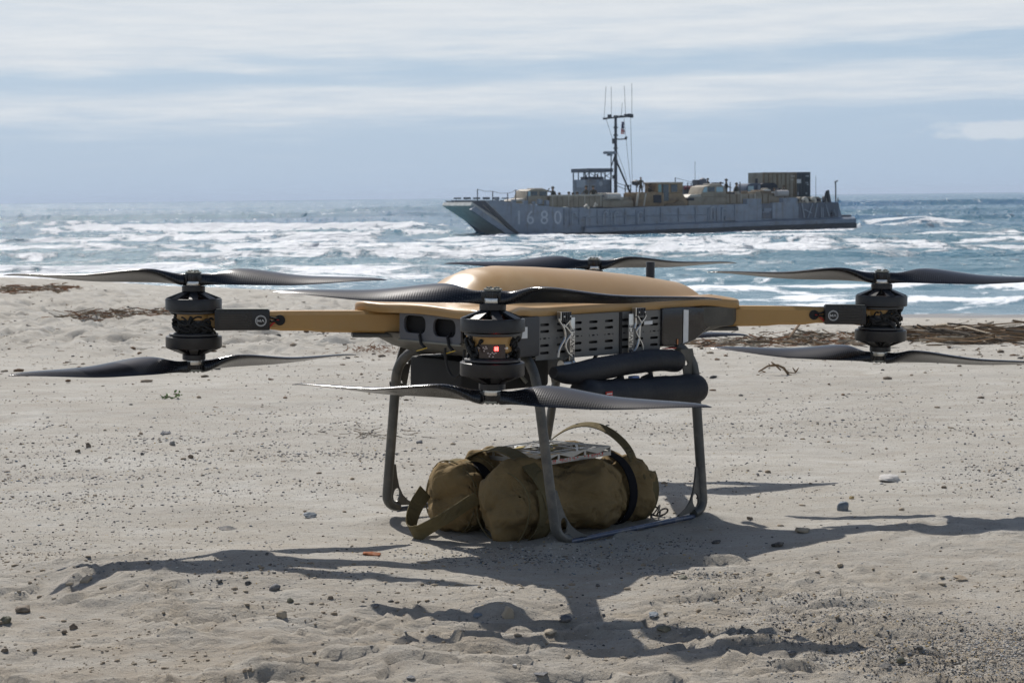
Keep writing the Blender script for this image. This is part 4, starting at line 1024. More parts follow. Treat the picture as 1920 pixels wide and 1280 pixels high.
# diagonal truss top
tops = []
nb = 4
holes_ = []
for i in range(nb):
    for j in range(nb):
        if i in (0, nb - 1) or j in (0, nb - 1) :
            c0_, c1_ = -fa_ / 2 + .006 + i * (fa_ - .012) / nb, -fa_ / 2 + .006 + j * (fa_ - .012) / nb; w_ = (fa_ - .012) / nb
            a_ = (c0_ + .003, c1_ + .003); b_ = (c0_ + w_ - .003, c1_ + .003); c_ = (c0_ + w_ - .003, c1_ + w_ - .003); d_ = (c0_ + .003, c1_ + w_ - .003); g = .006
            if (i + j) % 2 == 0: holes_ += [[(a_[0] + g, a_[1]), b_, (c_[0], c_[1] - g)], [a_, (c_[0] - g, c_[1]), d_][0:1] + [(c_[0] - g, c_[1]), (d_[0], d_[1])]]
            else: holes_ += [[a_, (b_[0] - g, b_[1]), (d_[0], d_[1] - g)], [(b_[0], b_[1] + g), c_, (d_[0] + g, d_[1])]]
holes_.append([(-.058, -.058), (.058, -.058), (.058, .058), (-.058, .058)])
plate_holes('lattice_top', rrect(0, 0, fa_ - .003, fa_ - .003, .002, 1), holes_, .002, aluf, fr_, Matrix.Translation((0, 0, fh / 2 - .004)))
q = MB(); q.box((0, 0, .004), (.120, .012, .004)); q.box((0, 0, .0045), (.012, .120, .004)); q.lathe([(.022, 0), (.022, .012), (.012, .016)], 20, Matrix.Translation((0, 0, .004))); q.build('centre_fitting', dull, fr_)
for (x, y, a) in ((-.05, .055, .5), (.035, .02, -.3), (-.02, -.035, 1.0)):
    q = MB(); q.box((x, y, .014), (.050, .018, .003), rz=a); q.build('tie_strap', mat('tan_webbing', (.42, .33, .14), .9), fr_)

# ================================================================== the landing craft out in the surf
S0 = at(978, 440.5, 157.0); S0.z = 0
S1 = Vector((33.9, 175.0, 0)); SE = (S1 - S0).normalized(); ST = Vector((-SE.y, SE.x, 0))     # aft, and away from the viewer
SMX = Matrix(((SE.x, ST.x, 0, S0.x), (SE.y, ST.y, 0, S0.y), (0, 0, 1, SEA), (0, 0, 0, 1))); SIM = SMX.inverted()
def sp(px, py, t=0.0):
    """ship coordinates (aft, across, up) of the point seen at a pixel on the plane at offset t"""
    d = at(px, py, 100.0) - Vector((0, 0, CAMZ)); o_ = SIM @ Vector((0, 0, CAMZ)); d = SIM.to_3x3() @ d
    k = (t - o_.y) / d.y; return o_ + d * k
def cA(x, y): return (810 + x / 4.571, 290 + y / 4.571)
def cB(x, y): return (1200 + x / 4.571, 290 + y / 4.571)
def pA(x, y, t=0.0): return sp(*cA(x, y), t)
def pB(x, y, t=0.0): return sp(*cB(x, y), t)
navy = mat('haze_grey_paint', (0.185, 0.222, 0.275), 0.55, var=0.14, vscale=1.2, dirt=(0.13, 0.12, 0.11), dirt_amt=0.75, dscale=1.3)
_nt = navy.node_tree; _b = [n for n in _nt.nodes if n.type == 'BSDF_PRINCIPLED'][0]; _src = _b.inputs['Base Color'].links[0].from_socket
_tc = [n for n in _nt.nodes if n.type == 'TEX_COORD'][0].outputs['Object']
_st = nz(_nt, _tc, 1.0, 5, .65, (2.6, 2.6, .22))
_c = mixc(_nt, ramp(_nt, _st, [(.54, 0.), (.70, .55)]), _src, (.105, .08, .062)); _c = mixc(_nt, ramp(_nt, nz(_nt, _tc, 1.0, 4, .6, (.5, .5, 1.6)), [(.5, 0.), (.7, .35)]), _c, (.26, .29, .32)); L(_nt, _c, _b.inputs['Base Color'])
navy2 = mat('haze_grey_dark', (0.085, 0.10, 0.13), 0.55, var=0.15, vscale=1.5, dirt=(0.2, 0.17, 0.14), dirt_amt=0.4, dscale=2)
boot = mat('black_boot_topping', (0.035, 0.038, 0.045), 0.4, var=0.3, vscale=1)
deckm = mat('steel_deck', (0.10, 0.10, 0.10), 0.8)
tanm = mat('desert_tan', (0.30, 0.262, 0.20), 0.65, var=0.14, vscale=1.4, dirt=(0.15, 0.115, 0.075), dirt_amt=0.75, dscale=1.1)
tanl = mat('pale_tan', (0.46, 0.425, 0.36), 0.6, var=0.08, vscale=1)
tand = mat('brown_canvas', (0.20, 0.15, 0.095), 0.85, var=0.15, vscale=2)
dozerm = mat('dusty_yellow_tan', (0.27, 0.19, 0.105), 0.6, var=0.2, vscale=1.5, dirt=(0.10, 0.055, 0.03), dirt_amt=0.9, dscale=1.3)
glassm = mat('tinted_glass', (0.02, 0.035, 0.045), 0.08, var=0.1, coat=1.0)
glassg = mat('green_glass', (0.12, 0.26, 0.26), 0.1, var=0.1, coat=1.0)
glassb = mat('pale_blue_glass', (0.30, 0.46, 0.52), 0.15, coat=1.0)
bluecab = mat('blue_grey_cab', (0.05, 0.075, 0.12), 0.5, var=.1)
darkt = mat('dark_tarpaulin', (0.03, 0.034, 0.045), 0.8)
wire_m = mat('dark_steel', (0.05, 0.055, 0.065), 0.6)
camo = mat('camouflage_cloth', (0.075, 0.065, 0.045), 0.9, var=0.35, vscale=8)
skinm = mat('skin', (0.36, 0.22, 0.15), 0.6); whites = mat('off_white', (0.62, 0.62, 0.6), 0.6); rubs = mat('tyre_rubber', (0.02, 0.02, 0.02), .8)
B_ = 8.0
ship = empty('landing_craft', mtx=SMX)
tag(ship, 'long grey landing craft marked 1680 lying in the surf with its bow ramp tilted forward', 'landing craft')
def z_(v): return v.z
# hull shell in slices: (aft, deck height) measured along the near side
ga = [pA(460, 392), pA(560, 398), pA(700, 412), pA(850, 428), pA(1090, 452), pA(1500, 462)]
gb = [pB(0, 453), pB(400, 435), pB(810, 428)]
LEN = pB(1835, 600).x
def sheer(s):
    xs = [p.x for p in ga + gb] + [pB(1700, 405).x, LEN]; zs = [p.z for p in ga + gb] + [pB(1700, 405).z, pB(1700, 405).z]
    return float(np.interp(s, xs, zs))
s_bow = ga[0].x; s_foot = 0.4; s_end = pB(1700, 405).x
rail_z = lambda s: float(np.interp(s, [2, pA(1290, 625).x, pB(0, 610).x, pB(1730, 540).x, 60], [pA(1290, 625).z, pA(1290, 625).z, pB(0, 605).z, pB(1730, 545).z, pB(1730, 545).z]))
def side_poly():
    pts = [(s_foot + .6, -1.0), (s_bow, ga[0].z)]
    for p in ga[1:] + gb: pts.append((p.x, p.z))
    pts += [(s_end, gb[-1].z + 0.05), (s_end + .5, rail_z(s_end)), (LEN, pB(1850, 575).z), (LEN - .3, -1.0)]
    return pts
pol = side_poly()
wall = .18
mb = MB()
mb.prism(pol, 0.0, wall); mb.prism(pol, B_ - wall, B_)
hull = mb.build('hull_side', navy, ship)
mb = MB(); mb.box(((s_foot + LEN) / 2 + 1.2, B_ / 2, .3), (LEN - s_foot - 4.0, B_ - .2, 1.5)); mb.build('deck', deckm, ship)
# rub rail and dark boot stripe stand proud of the side
mb = MB(); xs = np.linspace(pA(1290, 625).x, pB(1830, 560).x, 16)
mb.loft([[(x, -.42, rail_z(x) - .45), (x, .0, rail_z(x) - .6), (x, .0, rail_z(x) + .12), (x, -.42, rail_z(x) - .05)] for x in xs]); mb.build('rub_rail', navy, ship)
mb = MB(); xs = np.linspace(3.0, LEN + .1, 16)
mb.loft([[(x, -.30, -.8), (x, .0, -.8), (x, .0, rail_z(x) - .45), (x, -.30, rail_z(x) - .50)] for x in xs]); mb.build('boot_stripe', boot, ship)
# bow: dark seam, ramp tilted forward, far wing
mb = MB(); a_, b_ = pA(440, 432), pA(735, 690)
mb.prism([(a_.x, a_.z), (a_.x + .55, a_.z - .1), (b_.x + .35, b_.z), (b_.x - .15, b_.z)], -.05, .15); mb.build('bow_edge', boot, ship)
r0 = pA(740, 695); r1 = pA(345, 437)
Wd = 5.6; y0r = .35
mb = MB(); nv = Vector((r1.x - r0.x, 0, r1.z - r0.z)).normalized(); th = Vector((-nv.z, 0, nv.x)) * .35
c_ = [Vector((r0.x, y0r, r0.z)), Vector((r1.x, y0r, r1.z)), Vector((r1.x, y0r + Wd, r1.z)), Vector((r0.x, y0r + Wd, r0.z))]
mb.add([tuple(v) for v in c_] + [tuple(v - th) for v in c_], [(0, 1, 2, 3), (7, 6, 5, 4), (0, 4, 5, 1), (1, 5, 6, 2), (2, 6, 7, 3), (3, 7, 4, 0)])
rampm = mat('weathered_ramp', (0.42, 0.43, 0.41), 0.6, var=0.25, vscale=2, dirt=(0.40, 0.39, 0.34), dirt_amt=0.6, dscale=1.2)
ramp_o = mb.build('bow_ramp', rampm, ship)
th2 = th.normalized() * .06
mb = MB(); e0 = c_[0]; e1 = c_[1]
mb.add([tuple(e0 + Vector((0, -.38, 0))), tuple(e1 + Vector((.25, -.38, -.05))), tuple(e1 + Vector((.25, -.02, -.05))), tuple(e0 + Vector((0, -.02, 0))), tuple(e0 + Vector((-.9, -.38, 0))), tuple(e1 + Vector((-.15, -.38, -.35))), tuple(e1 + Vector((-.15, -.02, -.35))), tuple(e0 + Vector((-.9, -.02, 0)))],
       [(0, 1, 2, 3), (4, 7, 6, 5), (0, 4, 5, 1), (3, 2, 6, 7), (1, 5, 6, 2), (0, 3, 7, 4)]); mb.build('ramp_edge', navy, ramp_o)
# far wing of the bow and its dark lip
f0 = pA(172, 392, B_ - .4); f1 = pA(460, 395, B_ - .4); f2 = pA(455, 440, B_ - .4); f3 = pA(180, 430, B_ - .4)
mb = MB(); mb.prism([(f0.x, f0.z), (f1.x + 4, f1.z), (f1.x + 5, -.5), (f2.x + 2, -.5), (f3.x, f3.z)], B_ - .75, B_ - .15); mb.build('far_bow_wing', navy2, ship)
mb = MB(); rr_ = random.Random(3)
for i in range(9): mb.box((f0.x + .5 + i * 1.0, B_ - .5, float(np.interp(i, [0, 8], [f0.z, f1.z])) + .18), (.55, .4, rr_.uniform(.1, .28)))
mb.build('deck_gear', navy2, ship)['kind'] = 'stuff'
for (x, y, w_, h_) in ((555, 383, 16, 22), (700, 398, 24, 14), (800, 408, 30, 16), (872, 418, 18, 18), (925, 405, 30, 30), (985, 420, 26, 40)):
    p = pA(x, y + h_ / 2, .5); q = MB(); q.box((p.x, .55, p.z + h_ * .0055), (w_ * .012, .4, h_ * .011 + .15)); q.build('bollard', navy, ship)
# vertical frames, panels and steps on the side
for x in (1135, 1180, 1262, 1418, 1530, 1655, 1752):
    p0 = pA(x, 470); p1 = pA(x + 6, 600); q = MB(); q.box((p0.x, -.05, (p0.z + p1.z) / 2), (.11, .12, p0.z - p1.z)); q.build('hull_frame', navy, ship)
for x in (40, 178, 330, 475, 585, 655, 700):
    p0 = pB(x, 455); p1 = pB(x + 8, 575); q = MB(); q.box((p0.x, -.05, (p0.z + p1.z) / 2), (.11, .12, p0.z - p1.z)); q.build('hull_frame', navy, ship)
q = MB(); p0 = pA(1135, 540); p1 = pB(580, 515); q.tube([(p0.x, -.03, p0.z), (p1.x, -.03, p1.z)], .05, 6); q.build('side_stringer', navy, ship)
hook_m = mat('painted_hoop', (0.27, 0.31, 0.36), 0.5)
def hoop(x, y0, y1, f, w_=32, full=False):
    pp = [f(x, y1)] + [f(x, y0 + 14)] + [f(x + w_ / 2 - w_ / 2 * math.cos(a), y0 + 12 - 12 * math.sin(a)) for a in np.linspace(.4, 2.9, 5)] + [f(x + w_, y0 + (16 if not full else 20))] + ([f(x + w_, y1)] if full else [])
    q = MB(); q.tube([(p.x, -.14, p.z) for p in pp], .055, 6); q.build('hull_hoop', hook_m, ship, smooth=True)
for a in ((1195, 498, 600, pA), (1316, 530, 605, pA), (1465, 492, 600, pA), (1560, 492, 600, pA), (1762, 492, 590, pA), (600, 450, 560, pB, 34, True), (700, 462, 560, pB, 30)): hoop(*a)
# raised bulwark boxes
def near_box(f, x0, y0, x1, y1, name, m, t0=-.12, t1=.30, parent=ship):
    a = f(x0, y0, t0); b = f(x1, y1, t0)
    q = MB(); q.box(((a.x + b.x) / 2, (t0 + t1) / 2, (a.z + b.z) / 2), (abs(b.x - a.x), t1 - t0, abs(a.z - b.z))); return q.build(name, m, parent)
near_box(pB, 815, 425, 1045, 565, 'bulwark_panel', navy); near_box(pB, 920, 378, 1040, 424.5, 'bulwark_step', navy, -.11, .6)
near_box(pB, 1135, 412, 1355, 548, 'bulwark_panel', navy); near_box(pB, 1230, 371, 1355, 411, 'bulwark_step', navy, -.11, .6)
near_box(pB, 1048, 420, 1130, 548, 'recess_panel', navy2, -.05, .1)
near_box(pB, 1050, 488, 1110, 496, 'step_bar', navy, -.16, .0); near_box(pB, 1062, 460, 1128, 484, 'step_plate', navy, -.14, .0)
near_box(pB, 730, 528, 812, 562, 'step_plate', navy, -.14, .0); near_box(pB, 708, 488, 760, 498, 'step_bar', navy, -.16, 0)
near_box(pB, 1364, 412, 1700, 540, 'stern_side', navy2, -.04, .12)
for (x0, y0, x1, y1) in ((1380, 420, 1400, 540), (1430, 540, 1470, 420), (1490, 540, 1510, 420), (1545, 450, 1548, 538), (1560, 455, 1562, 538), (1585, 430, 1615, 530), (1650, 470, 1672, 520), (1400, 470, 1460, 500)):
    p, q_ = pB(x0, y0), pB(x1, y1); q = MB(); q.tube([(p.x, -.16, p.z), (q_.x, -.16, q_.z)], .05, 6); q.build('stern_brace', hook_m, ship)
for (x0, x1, y) in ((1385, 1432, 415), (1462, 1500, 412)):
    a, b = pB(x0, y), pB(x1, y); q = MB(); n_ = 9
    q.tube([(a.x + (b.x - a.x) * i / n_, -.1, a.z + .45 * math.sin(math.pi * (.15 + .85 * i / n_)) ** .7) for i in range(n_ + 1)], [.1] + [.17] * (n_ - 1) + [.08], 8); q.build('fender', tanl, ship, smooth=True)
for (x0, y0, x1, y1) in ((1300, 450, 1340, 462), (1385, 450, 1410, 436)):
    a, b = pA(x0, y0), pA(x1, y1); q = MB(); q.tube([(a.x, -.1, a.z), ((a.x + b.x) / 2, -.1, max(a.z, b.z) + .2), (b.x, -.1, b.z)], .10, 8); q.build('fender', tanl, ship, smooth=True)
# transom
mb = MB(); mb.box((LEN - 1.0, B_ / 2, .55), (1.6, B_ - .4, 1.6)); mb.build('transom', navy2, ship)
mb = MB(); mb.box((s_end - .1, B_ / 2, gb[-1].z * .62), (.25, B_ - .6, gb[-1].z * .8)); mb.build('stern_bulkhead', navy2, ship)
# painted number
numm = mat('faded_white_number', (0.38, 0.42, 0.47), 0.7, var=.15, vscale=2)
for ch, xc in (('1', 745), ('6', 842), ('8', 962), ('0', 1078)):
    p = pA(xc, 545)
    text_obj('hull_number', ch, 2.62 * (pA(0, 480).z - pA(0, 605).z) / 1.9, numm, ship, Matrix.Translation((p.x, -.012, p.z)) @ Matrix.Rotation(R(90), 4, 'X'), .004)
near_box(pA, 980, 652, 1040, 658, 'draught_mark', numm, -.31, -.30) if False else None
# wheelhouse
T0 = 5.3
a = pA(1345, 330, T0); b = pA(1540, 212, T0)
wh = MB(); wl = pA(1235, 250, T0 + 1.8)
yF, yN = T0 + 3.0, T0
x0, x1 = a.x, b.x; zb, zt = 1.0, b.z
wh.box(((x0 + x1) / 2, (yN + yF) / 2, (zb + zt) / 2), (x1 - x0, yF - yN, zt - zb)); whl = wh.build('wheelhouse', navy, ship)
zr = pA(1440, 150, T0).z; zr2 = pA(1440, 118, T0).z
q = MB(); q.box(((x0 + x1) / 2, T0 + 1.5, (zr + zr2) / 2), (x1 - x0 + .2, 3.2, zr2 - zr)); rf = q.build('wheelhouse_roof', navy2, ship)
for xx in (x0 + .06, x0 + .55 * (x1 - x0), x0 + .72 * (x1 - x0), x1 - .05):
    for yy in (T0 + .05, T0 + 2.95):
        q = MB(); q.box((xx, yy, (zt + zr) / 2), (.10, .08, zr - zt)); q.build('window_post', navy2, ship)
for (xa, xb) in ((x0 + .05, x0 + .5 * (x1 - x0)), (x0 + .6 * (x1 - x0), x1)):
    q = MB(); q.tube([(xa, T0 + .05, zt), (xb, T0 + .05, zr)], .03, 5); q.tube([(xb, T0 + .09, zt), (xa, T0 + .09, zr)], .03, 5); q.build('cross_brace', navy2, ship)
for yy in (T0 + 1.0, T0 + 2.0):
    q = MB(); q.box((x0 + .05, yy, (zt + zr) / 2), (.08, .08, zr - zt)); q.build('window_post', navy2, ship)
q = MB(); q.tube([(x0 + .05, T0 + .1, zt), (x0 + .05, T0 + 1.0, zr)], .03, 5); q.tube([(x0 + .08, T0 + 1.0, zt), (x0 + .08, T0 + .1, zr)], .03, 5); q.build('cross_brace', navy2, ship)
q = MB(); q.box(((x0 + x1) / 2, T0 + 1.5, zt + .12), ((x1 - x0) * .8, .9, .28)); q.build('console', navy2, ship)
q = MB(); p = pA(1445, 250, T0); q.lathe([(.22, 0), (.22, .02)], 16, Matrix.Translation((p.x, T0 - .015, p.z)) @ Matrix.Rotation(R(90), 4, 'X')); q.build('round_badge', numm, whl)
q = MB(); p = pA(1290, 248, T0); q.box((x0 - .012, T0 + 1.4, p.z), (.02, 1.6, .7)); q.build('pale_notice', mat('faded_notice', (.30, .34, .39), .7), ship)
# mast and aerials
def c8(x, y): return (1060 + x / 5.565, 140 + y / 5.565)
TM_ = 5.0
def m8(x, y, t=TM_): return sp(*c8(x, y), t)
def bar(pts, r, name, m=wire_m, par=ship, n=8):
    q = MB(); q.tube([m8(*p) for p in pts], r, n); return q.build(name, m, par, smooth=True)
mast = bar([(525, 1235), (525, 440)], [.17, .13], 'mast')
bar([(400, 459), (525, 448), (700, 434)], .075, 'mast_yard', par=mast)
for pts in ([(405, 458), (425, 125)], [(480, 448), (480, 125)], [(583, 440), (595, 295)], [(630, 435), (615, 118)], [(695, 436), (694, 92)]): bar(pts, .021, 'whip_aerial', par=mast, n=5)
bar([(530, 676), (640, 672)], .06, 'side_arm', par=mast); bar([(628, 668), (638, 650)], .12, 'anemometer', par=mast)
for (x, y, w_, h_) in ((462, 434, .45, .42), (530, 440, .6, .35), (585, 438, .5, .3), (635, 428, .5, .4), (668, 428, .35, .5), (693, 432, .3, .5), (508, 695, .42, .7), (415, 460, .5, .25), (508, 1068, .35, .5)):
    p = m8(x, y); q = MB(); q.box(p, (w_ * .7, .25, h_ * .7)); q.build('mast_fitting', wire_m, mast)
for y in (560, 640, 680, 775, 905): p = m8(525, y); q = MB(); q.lathe([(.22, 0), (.22, .12)], 12, Matrix.Translation(p)); q.build('mast_band', wire_m, mast)
bar([(478, 1240), (478, 830)], .055, 'radar_post'); q = MB(); p = m8(463, 815); q.box(p, (.7 * 1.7, .5, .26)); q.lathe([(.3, -.3), (.2, 0)], 12, Matrix.Translation(p)); q.build('radar_scanner', navy, ship, bevel=.05)
bar([(535, 905), (690, 1265)], .09, 'mast_stay_leg'); bar([(515, 850), (483, 950)], .06, 'mast_stay_leg')
for pts in ([(430, 475), (492, 672)], [(612, 460), (682, 1150)], [(680, 450), (700, 1150)], [(540, 800), (620, 1020), (640, 1100)]): bar(pts, .022, 'rigging', n=4)
bar([(500, 1100), (560, 1140), (620, 1155), (690, 1160)], .03, 'rail_rope', n=5); bar([(540, 1160), (620, 1195), (690, 1200)], .03, 'rail_rope', n=5)
for x in (625, 662, 682, 742): bar([(x, 1275), (x, 1150)], .06, 'stanchion', n=6)
q = MB(); p = m8(738, 1125); q.lathe([(.1, -.3), (.42, -.2), (.45, .1), (.1, .25)], 14, Matrix.Translation(p)); q.build('searchlight', wire_m, ship, smooth=True)
# flag hanging limp on its halyard
fl_o = MB()
pts = [m8(602, 492), m8(600, 520), m8(598, 560), m8(600, 600), m8(598, 620)]
for i in range(len(pts) - 1):
    w0 = (.07, .12, .14, .20, .16)[i]; w1 = (.07, .12, .14, .20, .16)[i + 1]; a, b = pts[i], pts[i + 1]
    vs = [a + Vector((-w0, 0, 0)), a + Vector((-w0 * .3, .22, 0)), a + Vector((w0 * .3, -.15, 0)), a + Vector((w0, .1, 0)), b + Vector((-w1, 0, 0)), b + Vector((-w1 * .3, -.2, 0)), b + Vector((w1 * .3, .2, 0)), b + Vector((w1, -.1, 0))]
    if i < 2: fl_o.mi = 0
    for k in range(3):
        fl_o.mi = 0 if i < 2 else (1 if k != 1 else 2)
        fl_o.add([vs[k], vs[k + 1], vs[k + 5], vs[k + 4], vs[k] + Vector((0, .03, 0)), vs[k + 1] + Vector((0, .03, 0)), vs[k + 5] + Vector((0, .03, 0)), vs[k + 4] + Vector((0, .03, 0))], [(0, 1, 2, 3), (7, 6, 5, 4), (0, 4, 5, 1), (1, 5, 6, 2), (2, 6, 7, 3), (3, 7, 4, 0)])
flag = fl_o.build('flag', [mat('flag_blue', (.03, .035, .10), .8), mat('flag_red', (.42, .04, .04), .8), mat('flag_white', (.6, .6, .6), .8)])
flag.matrix_world = SMX; tag(flag, 'small red, white and blue flag hanging limp below the mast yard', 'flag')
# bow rails
def poleset(f, posts, t, rope=True, h=None):
    for (x, y0, y1) in posts:
        a, b = f(x, y0, t), f(x, y1, t); q = MB(); q.tube([b, a], .05, 6); q.build('rail_post', wire_m, ship)
    if rope:
        for (p, q_) in zip(posts[:-1], posts[1:]):
            a, b = f(p[0], p[1] + 3, t), f(q_[0], q_[1] + 3, t); mid_ = (a + b) / 2 - Vector((0, 0, .08)); q = MB(); q.tube([a, mid_, b], .02, 5); q.build('rail_rope', wire_m, ship)
poleset(pA, [(390, 295, 395), (520, 312, 395), (648, 328, 400), (717, 300, 405)], .4); poleset(pA, [(717, 300, 405), (820, 316, 420)], .4)
poleset(pB, [(302, 196, 330), (520, 240, 330)], 5.5); poleset(pB, [(408, 240, 330), (438, 240, 330), (500, 240, 330)], 6.8)
for (x, y0, y1, t) in ((472, 58, 330, 6.0), (1507, 178, 380, 4.0)): a, b = pB(x, y0, t), pB(x, y1, t); q = MB(); q.tube([b, a], .022, 5); q.build('whip_aerial', wire_m, ship)
for (x, y0, y1) in ((773, 238, 330), (857, 235, 330), (1697, 370, 405)): a, b = pB(x, y0, 1.0), pB(x, y1, 1.0); q = MB(); q.tube([b, a], .06, 6); q.build('rail_post', wire_m, ship)
q = MB(); q.tube([pB(1678, 405, .6), pB(1676, 232, .6)], .07, 6); q.tube([pB(1670, 236, .6), pB(1694, 224, .6)], .07, 6); q.build('stern_light_post', wire_m, ship)
q = MB(); q.tube([pB(1582, 420, .8), pB(1594, 330, .8), pB(1605, 310, .8), pB(1622, 400, .8), pB(1645, 525, -.2)], [.1, .12, .2, .2, .12], 8); q.tube([pB(1570, 390, 1.5), pB(1600, 385, 1.2)], .4, 10); q.build('stern_winch', boot, ship, smooth=True)
# far bulwark and stores behind the vehicles
a, b = pB(370, 265, B_ - .6), pB(520, 300, B_ - .6); q = MB(); q.box(((a.x + b.x) / 2, B_ - .5, (a.z + 1) / 2), (b.x - a.x, .2, a.z - 1)); q.build('far_bulwark', navy, ship)
a = pB(380, 285, B_ - .8); b = pB(475, 285, B_ - .8); q = MB(); q.tube([a, b], .18, 8); q.build('red_hose', mat('faded_red', (.25, .08, .1), .7), ship)
q = MB(); p = pB(537, 232, 5.5); q.lathe([(.1, -.95), (.42, -.6), (.48, -.1), (.34, .25), (.1, .38)], 16, Matrix.Translation(p)); q.build('sensor_ball', navy2, ship, smooth=True)
q = MB(); p = pB(500, 300, 6.0); q.box(p, (.9, .8, 1.9)); q.build('deck_locker', navy2, ship)

# ---- vehicles on the deck: every one a thing of its own
DK = 1.05
def vroot(name, label, cat, s, t, group=None):
    o = empty(name, mtx=SMX @ Matrix.Translation((s, t, DK))); tag(o, label, cat, group); return o
class VB:
    """boxes given in ship coordinates, built relative to the vehicle's root"""
    def __init__(s, root, s0, t0): s.r = root; s.o = Vector((s0, t0, DK))
    def poly(s, name, pts, t0, t1, m, par=None, bevel=.04):
        q = MB(); q.prism([(p.x - s.o.x, p.z - s.o.z) for p in pts], t0 - s.o.y, t1 - s.o.y); return q.build(name, m, par or s.r, bevel=bevel)
    def box(s, name, f, x0, y0, x1, y1, t0, t1, m, par=None, bevel=.03):
        a, b = f(x0, y0, t0), f(x1, y1, t0); return s.poly(name, [Vector((a.x, 0, b.z)), Vector((b.x, 0, b.z)), Vector((b.x, 0, a.z)), Vector((a.x, 0, a.z))], t0, t1, m, par, bevel)
    def wheels(s, xs, r, t0, t1):
        for x in xs:
            for t in (t0, t1):
                q = MB(); q.lathe([(r * .8, -.16), (r, -.12), (r, .12), (r * .8, .16)], 20, Matrix.Translation((x - s.o.x, t - s.o.y, r)) @ Matrix.Rotation(R(90), 4, 'X')); w = q.build('wheel', rubs, s.r, smooth=True)
                q = MB(); q.lathe([(r * .5, -.17), (r * .5, .17)], 12, Matrix.Translation((x - s.o.x, t - s.o.y, r)) @ Matrix.Rotation(R(90), 4, 'X')); q.build('rim', tanm, w)
# truck at the bow
def lorry(f, X, label, grp, t0=2.0):
    """X maps the design columns of the bow truck to this one's pixels"""
    s0 = f(X(900), 400, t0).x; r = vroot('army_truck', label, 'truck', s0, t0, grp); v = VB(r, s0, t0)
    return r, v
g_tr = 'tan trucks on the deck of the landing craft'
s0 = pA(900, 400, 2).x; tr = vroot('army_truck', 'tan truck nearest the bow ramp of the landing craft', 'truck', s0, 2, g_tr); v = VB(tr, s0, 2)
v.poly('hood', [pA(712, 400, 2), pA(722, 384, 2), pA(800, 374, 2), pA(800, 402, 2)], 2.1, 4.2, tanl)
v.poly('cab', [pA(798, 425, 2), pA(806, 372, 2), pA(822, 312, 2), pA(855, 296, 2), pA(960, 292, 2), pA(990, 304, 2), pA(992, 425, 2)], 2.0, 4.3, tanm)
for (x0, y0, x1, y1) in ((850, 316, 903, 352), (924, 316, 982, 352)): v.box('window', pA, x0, y0, x1, y1, 1.97, 2.02, glassm, bevel=0)
v.poly('windscreen', [pA(812, 355, 2), pA(824, 316, 2), pA(842, 316, 2), pA(842, 355, 2)], 1.97, 4.2, glassb, bevel=0)
v.box('roof_hatch', pA, 880, 287, 950, 297, 2.4, 3.8, tanl); v.wheels([s0 - 1.6, s0 + 1.0], .6, 2.2, 4.1)
s0 = pA(1230, 400, 2).x; t1_ = vroot('cargo_trailer', 'long tan ribbed cargo bed carrying soldiers in front of the wheelhouse', 'trailer', s0, 2); v = VB(t1_, s0, 2)
v.box('cargo_body', pA, 1012, 352, 1456, 446, 2.0, 4.4, tanm)
for i in range(10):
    x = 1030 + i * 46; v.box('body_rib', pA, x, 348, x + 7, 444, 1.93, 1.995, tanl if i % 3 == 0 else tanm, bevel=0)
v.box('top_rail', pA, 1008, 345, 1460, 353, 1.94, 2.06, tanl, bevel=0); v.wheels([s0 - 2.5, s0 - 1.2, s0 + 2.5], .5, 2.2, 4.2)
s0 = pA(1580, 400, 2).x; t2_ = vroot('equipment_trailer', 'low tan equipment trailer with a pale canvas roll beside the bulldozer', 'trailer', s0, 2); v = VB(t2_, s0, 2)
v.box('trailer_bed', pA, 1460, 396, 1725, 448, 2.0, 4.4, tanm); v.box('tool_box', pA, 1462, 362, 1640, 394, 2.2, 4.2, tanl, bevel=.12); v.box('rack', pA, 1630, 365, 1715, 394, 2.3, 4.2, tanm)
a, b = pA(1495, 358, 1.9), pA(1612, 358, 1.9); q = MB(); q.tube([(a.x - s0, .0, a.z - DK), (b.x - s0, .0, b.z - DK)], .30, 14); q.build('canvas_roll', mat('pale_canvas', (.5, .47, .42), .8), t2_, smooth=True)
v.box('tarpaulin', pA, 1440, 328, 1600, 346, 2.4, 4.2, tanl, bevel=.06); v.wheels([s0 + .5, s0 + 1.7], .45, 2.2, 4.2)
# bulldozer
s0 = pB(180, 400, 2).x; dz = vroot('bulldozer', 'dusty tan bulldozer with a glazed cab in the middle of the deck', 'bulldozer', s0, 1.6); v = VB(dz, s0, 1.6)
v.box('ripper_frame', pA, 1765, 330, 1835, 440, 1.8, 3.8, mat('rusty_brown', (.16, .08, .045), .7, var=.3, vscale=3)); 
for x in (1758, 1820): v.poly('lift_arm', [pA(x - 8, 440, 1.5), pA(x + 2, 440, 1.5), pA(x + 18, 330, 1.5), pA(x + 8, 330, 1.5)], 1.45, 1.7, tanl)
v.box('top_deck', pA, 1780, 322, 1925, 338, 1.6, 4.2, dozerm)
v.box('engine_hood', pB, -15, 330, 205, 440, 1.6, 4.2, dozerm); v.box('radiator_grille', pB, 116, 346, 184, 412, 1.55, 1.62, inkm, bevel=0)
v.poly('body', [pB(204, 440, 1.7), pB(204, 335, 1.7), pB(365, 330, 1.7), pB(392, 375, 1.7), pB(410, 400, 1.7), pB(405, 440, 1.7)], 1.7, 4.1, dozerm)
v.poly('track_guard', [pB(212, 440, 1.5), pB(235, 420, 1.5), pB(300, 412, 1.5), pB(335, 388, 1.5), pB(375, 398, 1.5), pB(395, 440, 1.5)], 1.45, 1.69, tand)
